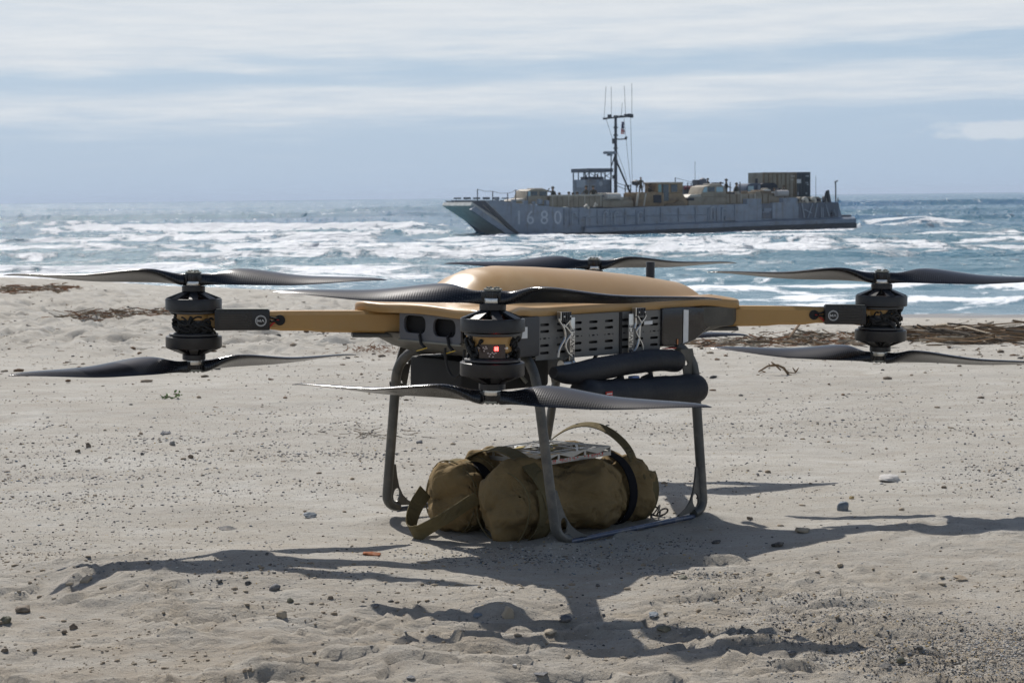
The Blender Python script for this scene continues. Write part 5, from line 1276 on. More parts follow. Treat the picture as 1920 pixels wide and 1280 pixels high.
cab_ = v.box('cab', pB, 150, 246, 368, 331, 1.8, 4.0, dozerm); v.box('cab_roof', pB, 144, 236, 372, 248, 1.7, 4.1, tanm, bevel=.05)
for (x0, x1, m_) in ((158, 184, glassg), (200, 240, glassg), (268, 320, glassm)): v.box('cab_window', pB, x0, 256, x1, 320, 1.76, 1.81, m_, bevel=0)
v.box('cab_door', pB, 198, 256, 246, 396, 1.66, 1.72, glassm, bevel=0); v.box('exhaust', pB, 122, 266, 142, 330, 2.4, 2.8, inkm)
for sgn in (0, 1):
    t = 1.7 + sgn * 2.2; q = MB(); L_ = 4.6; r_ = .5; pl = [(-L_ / 2 + r_ + r_ * math.cos(a), r_ + r_ * math.sin(a)) for a in np.linspace(math.pi / 2, 3 * math.pi / 2, 8)] + [(L_ / 2 - r_ + r_ * math.cos(a), r_ + r_ * math.sin(a)) for a in np.linspace(-math.pi / 2, math.pi / 2, 8)]
    q.prism(pl, t - 1.6 - .2, t - 1.6 + .25); q.build('track', rubs, dz)
# second truck
s0 = pB(600, 400, 2).x; tr2 = vroot('army_truck', 'tan truck with a pale hood and glazed cab right of the bulldozer', 'truck', s0, 2, g_tr); v = VB(tr2, s0, 2)
v.poly('hood', [pB(410, 392, 2), pB(412, 366, 2), pB(440, 342, 2), pB(532, 338, 2), pB(540, 372, 2), pB(540, 392, 2)], 2.1, 4.2, tanl)
v.poly('bumper', [pB(410, 394, 1.9), pB(410, 372, 1.9), pB(470, 370, 1.9), pB(470, 394, 1.9)], 1.98, 4.3, inkm)
v.poly('cab', [pB(528, 335, 2), pB(550, 275, 2), pB(600, 262, 2), pB(700, 258, 2), pB(728, 275, 2), pB(750, 362, 2), pB(535, 362, 2)], 2.0, 4.3, tanm)
v.box('chassis', pB, 415, 363, 745, 432, 2.05, 4.2, tanm); v.box('roof_gear', pB, 610, 248, 690, 260, 2.4, 3.8, tanl, bevel=.06)
for (x0, x1) in ((584, 640), (656, 712)): v.box('window', pB, x0, 278, x1, 318, 1.97, 2.02, glassm if x0 < 600 else glassb, bevel=0)
v.poly('windscreen', [pB(536, 322, 2), pB(552, 280, 2), pB(574, 278, 2), pB(574, 322, 2)], 1.97, 4.2, glassb, bevel=0)
for i in range(4): v.box('roof_rack_item', pB, 640 + i * 22, 238, 652 + i * 22, 250, 2.6, 3.2, inkm)
v.wheels([s0 - 1.6, s0 + 1.4], .6, 2.2, 4.1)
s0 = pB(930, 400, 2).x; tb = vroot('cargo_trailer', 'tan ribbed cargo bed in front of the dark truck cab', 'trailer', s0, 2); v = VB(tb, s0, 2)
v.box('cargo_body', pB, 745, 338, 1118, 418, 2.0, 4.4, tanm); v.box('rear_body', pB, 1119, 352, 1236, 408, 2.1, 4.4, tanm)
for x in (770, 830, 865, 930, 985, 1050, 1100): v.box('body_rib', pB, x, 336, x + 6, 416, 1.93, 1.995, tanl if x in (865, 985) else tand, bevel=0)
v.box('stowed_gear', pB, 1040, 304, 1128, 338, 2.2, 4.0, tand, bevel=.1); v.box('stowed_crate', pB, 985, 316, 1045, 338, 2.3, 3.8, tanm, bevel=.05)
for (x0, y0, x1) in ((1068, 300, 1090), (1098, 300, 1120), (1132, 318, 1160)): v.box('bright_pack', pB, x0, y0, x1, y0 + 10, 2.1, 2.5, whites, bevel=.03)
a, b = pB(1165, 332, 1.9), pB(1262, 332, 1.9); q = MB(); q.tube([(a.x - s0, -.1, a.z - DK), (b.x - s0, -.1, b.z - DK)], .32, 14); q.build('canvas_roll', mat('grey_canvas', (.42, .40, .38), .8), tb, smooth=True)
v.wheels([s0 - 1.5, s0 + 1.5], .5, 2.2, 4.2)
for i, (f, x, y, w_, h_, m_) in enumerate(((pB, 760, 330, 30, 14, tand), (pB, 800, 332, 26, 10, darkt), (pB, 850, 330, 34, 16, tanl), (pB, 905, 328, 40, 16, tand), (pB, 1090, 300, 20, 12, tanl), (pB, 1195, 300, 24, 12, darkt))): v.box('stowed_bundle', f, x - w_ / 2, y - h_, x + w_ / 2, y + 8, 2.3 + .1 * i, 3.6, m_, bevel=.06)
# dark truck behind
s0 = pB(1000, 300, 4.5).x; dk = vroot('covered_truck', 'dark blue truck with a black canvas cover in front of the container', 'truck', s0, 4.5); v = VB(dk, s0, 4.5)
v.poly('cab', [pB(908, 330, 4.5), pB(912, 285, 4.5), pB(930, 252, 4.5), pB(960, 246, 4.5), pB(1035, 246, 4.5), pB(1035, 330, 4.5)], 4.5, 6.6, bluecab); v.box('side_window', pB, 927, 270, 975, 314, 4.46, 4.51, glassb, bevel=0)
v.poly('canvas_cover', [pB(1036, 330, 4.5), pB(1036, 256, 4.5), pB(1060, 244, 4.5), pB(1160, 242, 4.5), pB(1184, 262, 4.5), pB(1186, 330, 4.5)], 4.55, 6.6, darkt, bevel=.1); v.box('exhaust_stack', pB, 996, 204, 1010, 248, 4.9, 5.1, inkm)
v.box('mirror_post', pB, 1012, 262, 1030, 300, 4.3, 4.45, whites if False else navy, bevel=0); v.wheels([s0 - 1.2, s0 + 1.2], .6, 4.7, 6.4)
# shipping container
cp0, cp1 = pB(1050, 355, 5.0), pB(1337, 155, 5.0); zt_ = pB(1337, 152, 5.0).z; s0 = (cp0.x + cp1.x) / 2
ct = vroot('shipping_container', 'tall tan shipping container with a dark end wall near the stern', 'container', s0, 5.0); Lc = cp1.x - cp0.x
q = MB(); q.box((0, 1.2, (zt_ - DK) / 2 + .3), (Lc, 2.4, zt_ - DK - .6)); body_ = q.build('body', tanm, ct)
for i in range(8):
    x = -Lc / 2 + .25 + i * (Lc - .5) / 7; q = MB(); q.box((x, -.05, (zt_ - DK) / 2 + .3), (.16 if i % 2 else .08, .09, zt_ - DK - .75)); q.build('side_rib', tand if i % 2 else tanm, ct)
zt2 = zt_ - DK
for (x, z, dx, dz_) in ((0, zt2 - .06, Lc + .02, .14),): q = MB(); q.box((x, -.07, z), (dx, .10, dz_)); q.build('top_rail', tand, ct)
for sx in (-1, 1): q = MB(); q.box((sx * (Lc / 2 - .06), -.07, zt2 / 2 + .3), (.13, .11, zt2 - .75)); q.build('corner_post', tand, ct)
# the end wall seen beyond the corner: the container's long axis turns, so build the end as its own block
e1 = pB(1338, 155, 5.0); e2 = pB(1466, 152, 5.0)
q = MB(); q.box(((e1.x + e2.x) / 2 - s0, 1.25, (zt_ - DK) / 2 + .3), (e2.x - e1.x, 2.3, zt_ - DK - .55)); ew = q.build('dark_end', mat('dark_green_grey', (.045, .055, .062), .6, var=.15, vscale=1), ct)
for i in range(5): q = MB(); q.box((e1.x - s0 + .15 + i * (e2.x - e1.x - .3) / 4, .06, (zt_ - DK) / 2 + .3), (.05, .06, zt_ - DK - .8)); q.build('door_bar', wire_m, ew)
for (x, y, w_, h_) in ((1362, 228, .55, .40), (1436, 184, .45, .14), (1432, 240, .35, .12), (1440, 256, .25, .12), (1428, 332, .2, .18), (1356, 335, .12, .3)):
    p = pB(x, y, 5.0); q = MB(); q.box((p.x - s0, .03, p.z - DK), (w_, .02, h_)); q.build('white_marking', whites if w_ > .5 else mat('pale_mark', (.3, .33, .35), .7), ew)
for (x, y, w_) in ((1305, 185, .5), (1300, 215, .35)): p = pB(x, y, 5.0); q = MB(); q.box((p.x - s0, -.10, p.z - DK), (w_, .02, .13)); q.build('pale_marking', mat('pale_mark2', (.45, .4, .33), .7), ct)
# small tan vehicle at the stern
s0 = pB(1460, 400, 2).x; u_ = vroot('utility_vehicle', 'low tan utility vehicle at the stern below the container', 'vehicle', s0, 2); v = VB(u_, s0, 2)
v.poly('roof', [pB(1366, 378, 2), pB(1374, 362, 2), pB(1530, 360, 2), pB(1560, 378, 2)], 2.0, 4.0, tanm); v.box('body', pB, 1368, 402, 1560, 440, 2.0, 4.0, tanm)
for x in (1368, 1428, 1475, 1545): v.box('door_pillar', pB, x, 377, x + 9, 404, 2.0, 2.1, tanm, bevel=0)
v.box('dark_cabin', pB, 1376, 376, 1552, 404, 2.3, 3.8, inkm); v.wheels([s0 - 1.2, s0 + 1.2], .45, 2.2, 3.8)
# barrel-like spools on the deck
# ---- people
def person_mesh(name, pose):
    """one continuous body grown over a skeleton; standing height 1.78"""
    J = {'pel': (0, 0, .95, .125), 'belly': (0, -.01, 1.08, .13), 'chest': (0, 0, 1.28, .15), 'neck': (0, 0, 1.47, .062), 'head0': (0, -.02, 1.56, .085), 'head': (0, -.02, 1.66, .095), 'top': (0, -.01, 1.74, .075)}
    E = [('pel', 'belly'), ('belly', 'chest'), ('chest', 'neck'), ('neck', 'head0'), ('head0', 'head'), ('head', 'top')]
    for s, n in ((-1, 'l'), (1, 'r')):
        J.update({'sh' + n: (s * .20, 0, 1.40, .07), 'hip' + n: (s * .10, 0, .90, .105), 'kn' + n: (s * .12, -.02, .50, .07), 'an' + n: (s * .13, .01, .10, .048), 'to' + n: (s * .14, -.16, .035, .04)})
        E += [('chest', 'sh' + n), ('pel', 'hip' + n), ('hip' + n, 'kn' + n), ('kn' + n, 'an' + n), ('an' + n, 'to' + n)]
        if pose == 'raise' and s < 0: J.update({'el' + n: (s * .42, -.16, 1.42, .05), 'wr' + n: (s * .22, -.22, 1.62, .035), 'ha' + n: (s * .14, -.20, 1.66, .036)})
        elif pose == 'lean': J.update({'el' + n: (s * .28, -.14, 1.18, .05), 'wr' + n: (s * .22, -.36, 1.10, .036), 'ha' + n: (s * .18, -.44, 1.08, .038)})
        else: J.update({'el' + n: (s * .29, .03, 1.12, .05), 'wr' + n: (s * .29, -.08, .90, .036), 'ha' + n: (s * .28, -.11, .80, .038)})
        E += [('sh' + n, 'el' + n), ('el' + n, 'wr' + n), ('wr' + n, 'ha' + n)]
    ks = list(J); me = bpy.data.meshes.new('p'); me.from_pydata([J[k][:3] for k in ks], [(ks.index(a), ks.index(b)) for a, b in E], [])
    o = bpy.data.objects.new('p', me); COL.objects.link(o)
    bm = bmesh.new(); bm.from_mesh(me); sk = bm.verts.layers.skin.verify(); bm.verts.ensure_lookup_table()
    for i, k in enumerate(ks): bm.verts[i][sk].radius = (J[k][3], J[k][3] * (.85 if k in ('chest', 'belly', 'pel') else 1)); bm.verts[i][sk].use_root = (k == 'pel')
    bm.to_mesh(me); bm.free()
    o.modifiers.new('s', 'SKIN'); m_ = o.modifiers.new('u', 'SUBSURF'); m_.levels = 1
    return eval_mesh(o, name)
PM_ = {}
for ps in ('stand', 'raise', 'lean'):
    me = person_mesh('person_' + ps, ps); me.materials.clear(); me.materials.append(camo); me.materials.append(skinm)
    for p in me.polygons:
        c = p.center; p.material_index = 1 if ((1.50 < c.z < 1.66 and c.y < -.03 and abs(c.x) < .09) or (ps == 'stand' and c.z < .86 and abs(c.x) > .24) or (ps == 'raise' and c.z < .86 and c.x > .24)) else 0
        p.use_smooth = True
    PM_[ps] = me
q = MB(); q.lathe([(.135, 1.655), (.138, 1.70), (.125, 1.765), (.08, 1.81), (.01, 1.825)], 16, Matrix.Translation((0, -.01, 0))); hel = q.build('helmet_src', camo, None, smooth=True); helm = hel.data; bpy.data.objects.remove(hel)
q = MB(); q.lathe([(.155, 1.02), (.175, 1.1), (.185, 1.25), (.175, 1.38), (.13, 1.45)], 14, Matrix.Scale(.8, 4, (0, 1, 0))); vst = q.build('vest_src', mat('dark_vest', (.05, .05, .04), .9), None, smooth=True); vstm = vst.data; bpy.data.objects.remove(vst)
gp = 'soldiers on the deck of the landing craft'
def person(f, x, ytop, t, pose, face, label, h=1.83, helmet=True, vest=True, sc_=1.0):
    sc_ *= 1.08
    p = f(x, ytop, t); z0 = p.z - h * sc_
    o = bpy.data.objects.new('person', PM_[pose]); COL.objects.link(o)
    o.matrix_world = SMX @ Matrix.Translation((p.x, t, z0)) @ Matrix.Rotation(R(face), 4, 'Z') @ Matrix.Scale(sc_, 4)
    tag(o, label, 'person', gp)
    if helmet: c = bpy.data.objects.new('helmet', helm); COL.objects.link(c); c.parent = o
    if vest: c = bpy.data.objects.new('vest', vstm); COL.objects.link(c); c.parent = o
person(pA, 1036, 270, 2.9, 'raise', -70, 'soldier in helmet with one arm raised behind the bow truck', sc_=1.08)
person(pA, 1090, 322, 3.2, 'stand', 0, 'soldier whose head shows just right of the soldier with raised arm')
person(pA, 1172, 316, 3.0, 'stand', 20, 'leftmost of three soldiers seated low in the tan cargo bed'); person(pA, 1207, 322, 3.4, 'stand', -20, 'middle one of three soldiers seated low in the tan cargo bed'); person(pA, 1243, 316, 3.2, 'stand', 0, 'rightmost of three soldiers seated low in the tan cargo bed')
person(pA, 1322, 262, 3.0, 'lean', -80, 'soldier leaning forward below the wheelhouse, left of a pair', sc_=1.05); person(pA, 1382, 262, 3.2, 'stand', -40, 'soldier standing upright below the wheelhouse, right of a pair', sc_=1.05)
person(pA, 1352, 176, T0 + 1.6, 'stand', 0, 'crewman inside the wheelhouse at its left window', helmet=False, vest=False); person(pA, 1418, 160, T0 + 1.4, 'stand', 30, 'crewman inside the wheelhouse near its middle window', helmet=False, vest=False)
person(pA, 1790, 182, 2.6, 'stand', -60, 'tall soldier in tan standing highest, on the front of the bulldozer', helmet=False, vest=False, sc_=1.0)
person(pA, 1862, 243, 2.8, 'lean', 60, 'soldier in light camouflage bending over next to the bulldozer cab')
person(pA, 1912, 262, 3.4, 'stand', 0, 'soldier in a dark helmet directly left of the bulldozer cab', sc_=.95)
person(pB, 690, 232, 4.5, 'stand', 20, 'soldier whose head shows above the cab roof of the second tan truck', sc_=.9)
person(pB, 1150, 282, 3.0, 'lean', -30, 'soldier bending over the gear on the rear tan trailer', sc_=.8)
person(pB, 580, 200, 6.0, 'stand', 0, 'soldier standing behind the pale truck, next to the round sensor ball', sc_=.9)
person(pB, 738, 205, 2.6, 'lean', 60, 'soldier with a large pack standing behind the cab of the second tan truck', sc_=1.1)
person(pB, 826, 238, 2.9, 'stand', 10, 'soldier standing alone in the tan cargo bed left of the dark truck', sc_=1.05)
person(pB, 1230, 262, 3.3, 'stand', 0, 'soldier in front of the shipping container by the canvas roll', sc_=.9)

# ================================================================== stones, gravel, driftwood
def rockmesh(name, sx, sy, sz, seed, m, flat=.0, sub=3):
    bm = bmesh.new(); bmesh.ops.create_icosphere(bm, subdivisions=sub, radius=1.0)
    r_ = random.Random(seed); cuts = [(Vector((r_.gauss(0, 1), r_.gauss(0, 1), r_.gauss(0, 1))).normalized(), r_.uniform(.42, .82)) for _ in range(9 if flat else 8)]
    C_ = np.array([v.co[:] for v in bm.verts]); NN = fbm(C_[:, 0] * 1.9 + seed, C_[:, 1] * 1.9 + C_[:, 2] * 2.6, 4, seed, .6)
    for v, nn in zip(bm.verts, NN):
        p = v.co.copy()
        for n, d in cuts:
            k = p.dot(n)
            if k > d: p -= n * (k - d) * .9
        p *= 1 + .55 * float(nn)
        v.co = Vector((p.x * sx, p.y * sy, p.z * sz))
    for f in bm.faces: f.smooth = not flat
    me = bpy.data.meshes.new(name); bm.to_mesh(me); bm.free(); me.materials.append(m); return me
def stonem(name, c, rough=.75, v=.2): return mat(name, c, rough, var=v, vscale=40, bump=.002, bscale=120, dirt=(.36, .31, .25), dirt_amt=.55, dscale=30)
STM = {'slate': stonem('slate_stone', (.085, .092, .105)), 'dark': stonem('dark_stone', (.045, .045, .045)), 'grey': stonem('grey_stone', (.17, .17, .165)), 'blue': stonem('blue_grey_stone', (.15, .18, .21)),
       'brown': stonem('brown_stone', (.14, .105, .07)), 'tan': stonem('sandstone', (.36, .30, .22), .9, .1), 'pale': stonem('pale_stone', (.50, .48, .45), .8, .08), 'yellow': stonem('yellow_pebble', (.45, .32, .13)), 'rust': stonem('rusty_lump', (.33, .10, .03), .9, .3), 'clod': stonem('sand_clod', (.28, .225, .16), .95, .1), 'green': stonem('olive_stone', (.10, .10, .065))}
ST = [ # px, py (base centre), width, height in photo pixels, colour, label, flat
 (308, 815, 26, 9, 'slate', 'flat dark slate stone above the grey pebble in the left sand', 1), (323, 835, 15, 13, 'grey', 'small pointed grey pebble just below the flat dark slate stone', 0), (165, 839, 13, 11, 'brown', 'rounder of two small brown stones side by side far left', 0),
 (146, 848, 11, 10, 'brown', 'smaller and left one of two brown stones side by side far left', 0), (358, 860, 13, 9, 'brown', 'brown pebble right of the grey pebble on the left sand', 0), (266, 853, 9, 8, 'dark', 'tiny dark pebble left of the brown pebble on the left sand', 0),
 (579, 970, 30, 15, 'blue', 'flat pale blue-grey stone lying left of the drone legs', 1), (424, 993, 42, 7, 'dark', 'thin dark sliver of slate sticking out of the sand at left', 1), (515, 1107, 26, 13, 'slate', 'dark slate stone with a white top just under the left shadow', 0),
 (413, 1096, 12, 9, 'dark', 'small dark stone under the left end of the long shadow', 0), (410, 1074, 10, 8, 'brown', 'small brown stone touching the lower edge of the left shadow', 0), (527, 1157, 22, 20, 'tan', 'upright tan sandstone lump below the slate stone at left', 0),
 (543, 1131, 14, 13, 'green', 'dark olive stone above the upright tan sandstone lump', 0), (1582, 957, 25, 22, 'blue', 'large smooth blue-grey beach pebble with a pale top at right', 0), (1597, 936, 13, 8, 'yellow', 'small yellow pebble directly above the large smooth pebble', 0),
 (1670, 903, 44, 18, 'pale', 'flat pale whitish stone lying on the right sand', 1), (1770, 915, 11, 7, 'brown', 'small brown pebble right of the flat pale stone', 0), (1460, 1024, 31, 11, 'dark', 'long dark stone on the edge of the shadow right of the drone', 0),
 (1502, 999, 34, 15, 'tan', 'pale tan stone half buried in the shadow at right', 0), (1405, 975, 14, 8, 'brown', 'small brown stone right of the right-hand drone foot', 0), (1344, 1019, 19, 9, 'dark', 'dark stone inside the shadow below the right-hand drone foot', 0),
 (893, 1160, 25, 11, 'blue', 'flat blue-grey stone left of the sandstone boulder in front', 1), (1061, 1163, 25, 14, 'slate', 'dark slate stone at the narrow neck of the front shadow', 0), (1034, 1198, 26, 10, 'tan', 'flat tan stone inside the wide front shadow', 1),
 (955, 1158, 30, 30, 'tan', 'blocky sandstone boulder standing highest in the front shadow', 0), (1226, 1156, 25, 11, 'blue', 'flat grey-blue stone right of the neck of the front shadow', 1), (1245, 1187, 30, 13, 'green', 'olive brown stone below the flat grey-blue stone at front', 0),
 (772, 1272, 20, 7, 'slate', 'slim slate stone at the bottom edge left of centre', 1), (1012, 1274, 32, 8, 'slate', 'long flat slate stone at the bottom edge in the middle', 1), (966, 1250, 11, 8, 'pale', 'small pale pebble just under the lowest shadow', 0),
 (1688, 1242, 20, 14, 'green', 'lower of two dark angular stones touching near the right bottom corner', 0), (1684, 1229, 18, 10, 'dark', 'upper of two dark angular stones touching near the right bottom corner', 0), (1706, 1231, 11, 9, 'slate', 'small slate stone right of the two touching dark stones', 0),
 (1724, 1216, 16, 8, 'dark', 'dark pebble above the gravel patch bottom right', 0), (1484, 1228, 18, 8, 'slate', 'slate pebble with a white edge below the end of the front shadow', 0), (1660, 1253, 24, 8, 'dark', 'cluster-like dark stone left of the two touching dark stones', 1),
 (698, 1041, 38, 10, 'rust', 'crumbly rust-orange lump on the sand left of the bag', 0), (1803, 1088, 30, 7, 'clod', 'thin brown flake of crust on the right foreground sand', 1), (162, 1095, 27, 14, 'tan', 'rounded tan stone in the left tip of the long shadow', 0), (44, 1148, 36, 14, 'brown', 'dark brown clod near the left border of the foreground', 0), (12, 1170, 26, 16, 'green', 'dark olive clod cut by the left border', 0), (8, 1224, 18, 8, 'brown', 'small brown clod at the left border near the bottom', 0),
 (120, 1190, 16, 8, 'brown', 'small brown clod between two larger clods bottom left', 0), (138, 1179, 18, 12, 'brown', 'brown crumb of crust right of the dark clod bottom left', 0), (620, 1123, 12, 7, 'brown', 'small brown pebble below the middle of the left shadow', 0), (465, 1096, 14, 9, 'dark', 'dark pebble left of the slate stone with white top', 0), (1280, 1085, 24, 10, 'green', 'olive stone right of the wide shadow in front of the feet', 1), (1120, 1100, 11, 6, 'dark', 'small dark pebble in the upper part of the front shadow neck', 0), (705, 1137, 14, 7, 'slate', 'slate pebble left of the flat blue-grey stone in front', 0),
 (733, 1129, 12, 6, 'dark', 'tiny dark pebble above the slate pebble in front', 0), (786, 831, 16, 6, 'slate', 'slate pebble behind the left drone leg', 0), (1310, 935, 10, 6, 'dark', 'dark pebble left of the right-hand drone leg foot', 0), (500, 1040, 9, 6, 'dark', 'tiny dark pebble inside the left shadow', 0)]
for i, (px, py, w, h, c, lab, fl) in enumerate(ST):
    x, y, z = ray_ground(px, py); z = float(gz(np.array([x]), np.array([y]))[0]); k = y / FPX
    sx = w * k * .5; sz = max(h * k * (.42 if fl else .62), .002); sy = sx * (.9 if fl else .8)
    me = rockmesh('stone', sx, sy, sz, 100 + i, STM[c], fl)
    if px > 0:
        o = bpy.data.objects.new('stone' if c != 'clod' else 'sand_clod', me); COL.objects.link(o); o.location = (x, y + sy * .2, z + sz * (.34 if not fl else .4)); o.rotation_euler = (random.uniform(-.15, .15) if not fl else random.uniform(.1, .35), random.uniform(-.15, .15), random.uniform(-.25, .25))
        tag(o, lab, 'stone' if c not in ('clod', 'rust') else 'clod', 'single stones and clods lying on the sand')
# gravel: tens of thousands of grains, joined by colour
ico = bmesh.new(); bmesh.ops.create_icosphere(ico, subdivisions=1, radius=1.0)
IV = np.array([v.co[:] for v in ico.verts]); IF = np.array([[v.index for v in f.verts] for f in ico.faces]); ico.free()
def patchdens(px, py, cx, cy, sx, sy): return np.exp(-((px - cx) / sx) ** 2 - ((py - cy) / sy) ** 2)
def proj(X, Y, Z):
    d = np.stack([X, Y, Z - CAMZ], 1); f_ = d @ np.array(fw[:]); return 960 + FPX * (d @ np.array(rt[:])) / f_, 640 - FPX * (d @ np.array(up[:])) / f_
def gravel(name, label, n, pal, smin, smax, dens, seed, ymin=2.9, ymax=16):
    r = np.random.default_rng(seed)
    Y = ymin * (ymax / ymin) ** (r.random(n * 9)); X = (r.random(n * 9) - .5) * 2 * .37 * Y
    Z = gz(X, Y); px, py = proj(X, Y, Z); d = dens(px, py, X, Y)
    keep = r.random(len(X)) < d; X, Y, Z = X[keep][:n], Y[keep][:n], Z[keep][:n]; m = len(X)
    s = smin * (smax / smin) ** (r.random(m) ** 2.6); s = s * np.clip(Y / 4.0, .8, 1.6)
    a = r.random(m) * 6.283; ca, sa = np.cos(a), np.sin(a)
    el = np.stack([s * r.uniform(.8, 1.5, m), s * r.uniform(.6, 1.0, m), s * r.uniform(.28, .7, m)], 1)
    Vt = IV[None] * (1 + .28 * (r.random((m, len(IV), 1)) - .5)) * el[:, None, :]
    x = Vt[..., 0] * ca[:, None] - Vt[..., 1] * sa[:, None]; y = Vt[..., 0] * sa[:, None] + Vt[..., 1] * ca[:, None]
    Vt = np.stack([x + X[:, None], y + Y[:, None], Vt[..., 2] + (Z + s * .16)[:, None]], -1).reshape(-1, 3)
    Ft = (IF[None] + (np.arange(m) * len(IV))[:, None, None]).reshape(-1, 3)
    o = raw_obj(name, Vt, Ft, None, smooth=False)
    for q_ in pal: o.data.materials.append(q_)
    o.data.polygons.foreach_set('material_index', np.repeat(r.integers(0, len(pal), m), len(IF)).astype(np.int32)); tag(o, label, 'gravel', kind='stuff'); return o
nb = lambda X, Y: np.clip(.5 + 2.6 * fbm(X * 1.5, Y * 2.2, 3, 900), 0, 1)
def dA(px, py, X, Y):
    d = .02 + .10 * nb(X, Y) ** 3 + 1.6 * patchdens(px, py, 1640, 1170, 330, 55) * nb(X * 2, Y * 3) + 1.3 * patchdens(px, py, 1850, 1230, 200, 50) + .75 * patchdens(px, py, 1340, 1085, 110, 35) * nb(X * 3, Y * 3) + .95 * patchdens(px, py, 1000, 1045, 190, 17) + .55 * patchdens(px, py, 1200, 1020, 120, 14)
    d += .45 * patchdens(px, py, 430, 1090, 260, 60) * nb(X * 2, Y * 3) + .35 * patchdens(px, py, 560, 860, 260, 55) * nb(X * 2, Y * 2) + .45 * patchdens(px, py, 80, 920, 260, 70) * nb(X * 2, Y * 2) + .30 * patchdens(px, py, 600, 900, 420, 45) * nb(X * 3, Y * 2) + .25 * patchdens(px, py, 300, 820, 320, 30) * nb(X * 2, Y * 2) + .35 * patchdens(px, py, 1880, 880, 120, 35) + .25 * patchdens(px, py, 1500, 800, 420, 25)
    return d
dwx = mat('brown_weed_crumb', (.15, .09, .05), .9, var=.3)
gp_ = [STM['dark'], STM['slate'], STM['grey'], STM['slate'], STM['dark'], STM['brown'], STM['blue'], STM['pale']]
gravel('gravel', 'fine dark and grey gravel strewn over the sand', 46000, gp_, .0008, .0042, dA, 5)
def dB(px, py, X, Y):
    return 1.0 * patchdens(px, py, 1560, 1165, 260, 45) * nb(X * 2, Y * 3) ** 1.5 + 1.1 * patchdens(px, py, 1830, 1225, 240, 60) * (.3 + nb(X * 3, Y * 4)) + .6 * patchdens(px, py, 1330, 1080, 100, 26) * nb(X * 4, Y * 4)
gravel('gravel_bed', 'dense bed of fine mixed gravel in the right bottom corner', 26000, gp_ + [STM['tan'], STM['yellow'], STM['grey']], .0008, .0034, dB, 15, ymin=3.2, ymax=4.4)
gravel('dark_debris', 'small dark crumbs of weed and stone over the far trampled sand', 5000, [STM['dark'], STM['brown'], STM['clod'], dwx], .003, .018, lambda px, py, X, Y: .25 * sst(520, 560, py) * (1 - sst(650, 720, py)) * nb(X * .5, Y * .5) ** 2 * (.4 + .6 * (1 - sst(700, 1000, px))) * np.clip(Y / 12, 0, 1) + .02, 25, ymin=8, ymax=32)
gravel('shell_grit', 'pale and yellowish grit and shell crumbs strewn over the sand', 11000, [STM['pale'], STM['tan'], STM['yellow'], STM['pale']], .0009, .0030, dA, 6)
gravel('sand_crumbs', 'small brown crumbs of crusted sand near the viewer', 5000, [STM['clod'], STM['tan'], STM['clod']], .0018, .0085, lambda px, py, X, Y: .7 * sst(1020, 1120, py) * nb(X * 2 + 5, Y * 3) ** 2 + .02 + .4 * patchdens(px, py, 60, 1060, 120, 60), 8)
def stickpile(name, label, cat, n, fpos, L0, L1, r0, r1, pal, seed, kind='stuff', lift=.04, flat=.25):
    r = random.Random(seed); mb = MB()
    XY = np.array([fpos(r) for i in range(n)]); ZZ = gz(XY[:, 0], XY[:, 1])
    for i in range(n):
        x, y = XY[i]; z = float(ZZ[i]); ln_ = r.uniform(L0, L1); a = r.gauss(0, .7); e = r.gauss(0, flat)
        d = Vector((math.cos(a) * math.cos(e), math.sin(a) * math.cos(e), math.sin(e))); c = Vector((x, y, z + abs(r.gauss(0, lift)) + ln_ * abs(d.z) * .3)); bow = Vector((r.gauss(0, .06), r.gauss(0, .06), r.gauss(0, .10) * min(1, lift * 12))) * ln_
        rr = r.uniform(r0, r1); mb.mi = r.randrange(len(pal)); mb.tube([c - d * ln_ / 2, c + bow, c + d * ln_ / 2], [rr, rr * .8, rr * .4], 4)
    o = mb.build(name, pal, None); tag(o, label, cat, kind=kind); return o
dw = [mat('bleached_driftwood', (.34, .29, .22), .9, var=.2), mat('brown_driftwood', (.17, .11, .06), .9, var=.25), mat('reddish_weed', (.22, .10, .045), .9, var=.3), mat('dark_weed', (.07, .055, .04), .9)]
def band(px0, px1, py, spy, r):
    px = r.uniform(px0, px1); x, y, z = ray_ground(px, py + r.gauss(0, spy)); return x, y
def cached_band(px0, px1, pya, pyb, spy, ramp_=None):
    pts = [ray_ground(px0 + (px1 - px0) * i / 12, pya + (pyb - pya) * i / 12) for i in range(13)]
    def f(r):
        t = r.random() if ramp_ is None else ramp_(r); i = min(int(t * 12), 11); q = t * 12 - i; a, b = pts[i], pts[i + 1]
        return a[0] + (b[0] - a[0]) * q + r.gauss(0, .1), a[1] + (b[1] - a[1]) * q + r.gauss(0, spy)
    return f
stickpile('driftwood_bank', 'thick bank of tangled brown driftwood and reeds on the right behind the drone', 'driftwood', 900, cached_band(1712, 2080, 636, 636, .38), .12, .75, .003, .011, [dw[0], dw[1], dw[1], dw[3]], 21, lift=.030, flat=.08)
stickpile('wrack_line', 'thin line of reddish weed and twigs left of the right motor', 'seaweed', 520, cached_band(1335, 1612, 648, 636, .5), .03, .22, .002, .007, [dw[1], dw[2], dw[0], dw[3]], 22, lift=.012, flat=.12)
stickpile('wrack_patch', 'brown weed patch on the far left next to the water', 'seaweed', 240, cached_band(12, 128, 545, 543, .5), .08, .35, .005, .012, [dw[2], dw[1], dw[0]], 23, lift=.02, flat=.12)
stickpile('twig_heap', 'twig and weed heap left of the left motor', 'seaweed', 340, cached_band(120, 318, 592, 588, .35), .05, .26, .003, .008, [dw[1], dw[2], dw[0], dw[3]], 24, lift=.018, flat=.15)
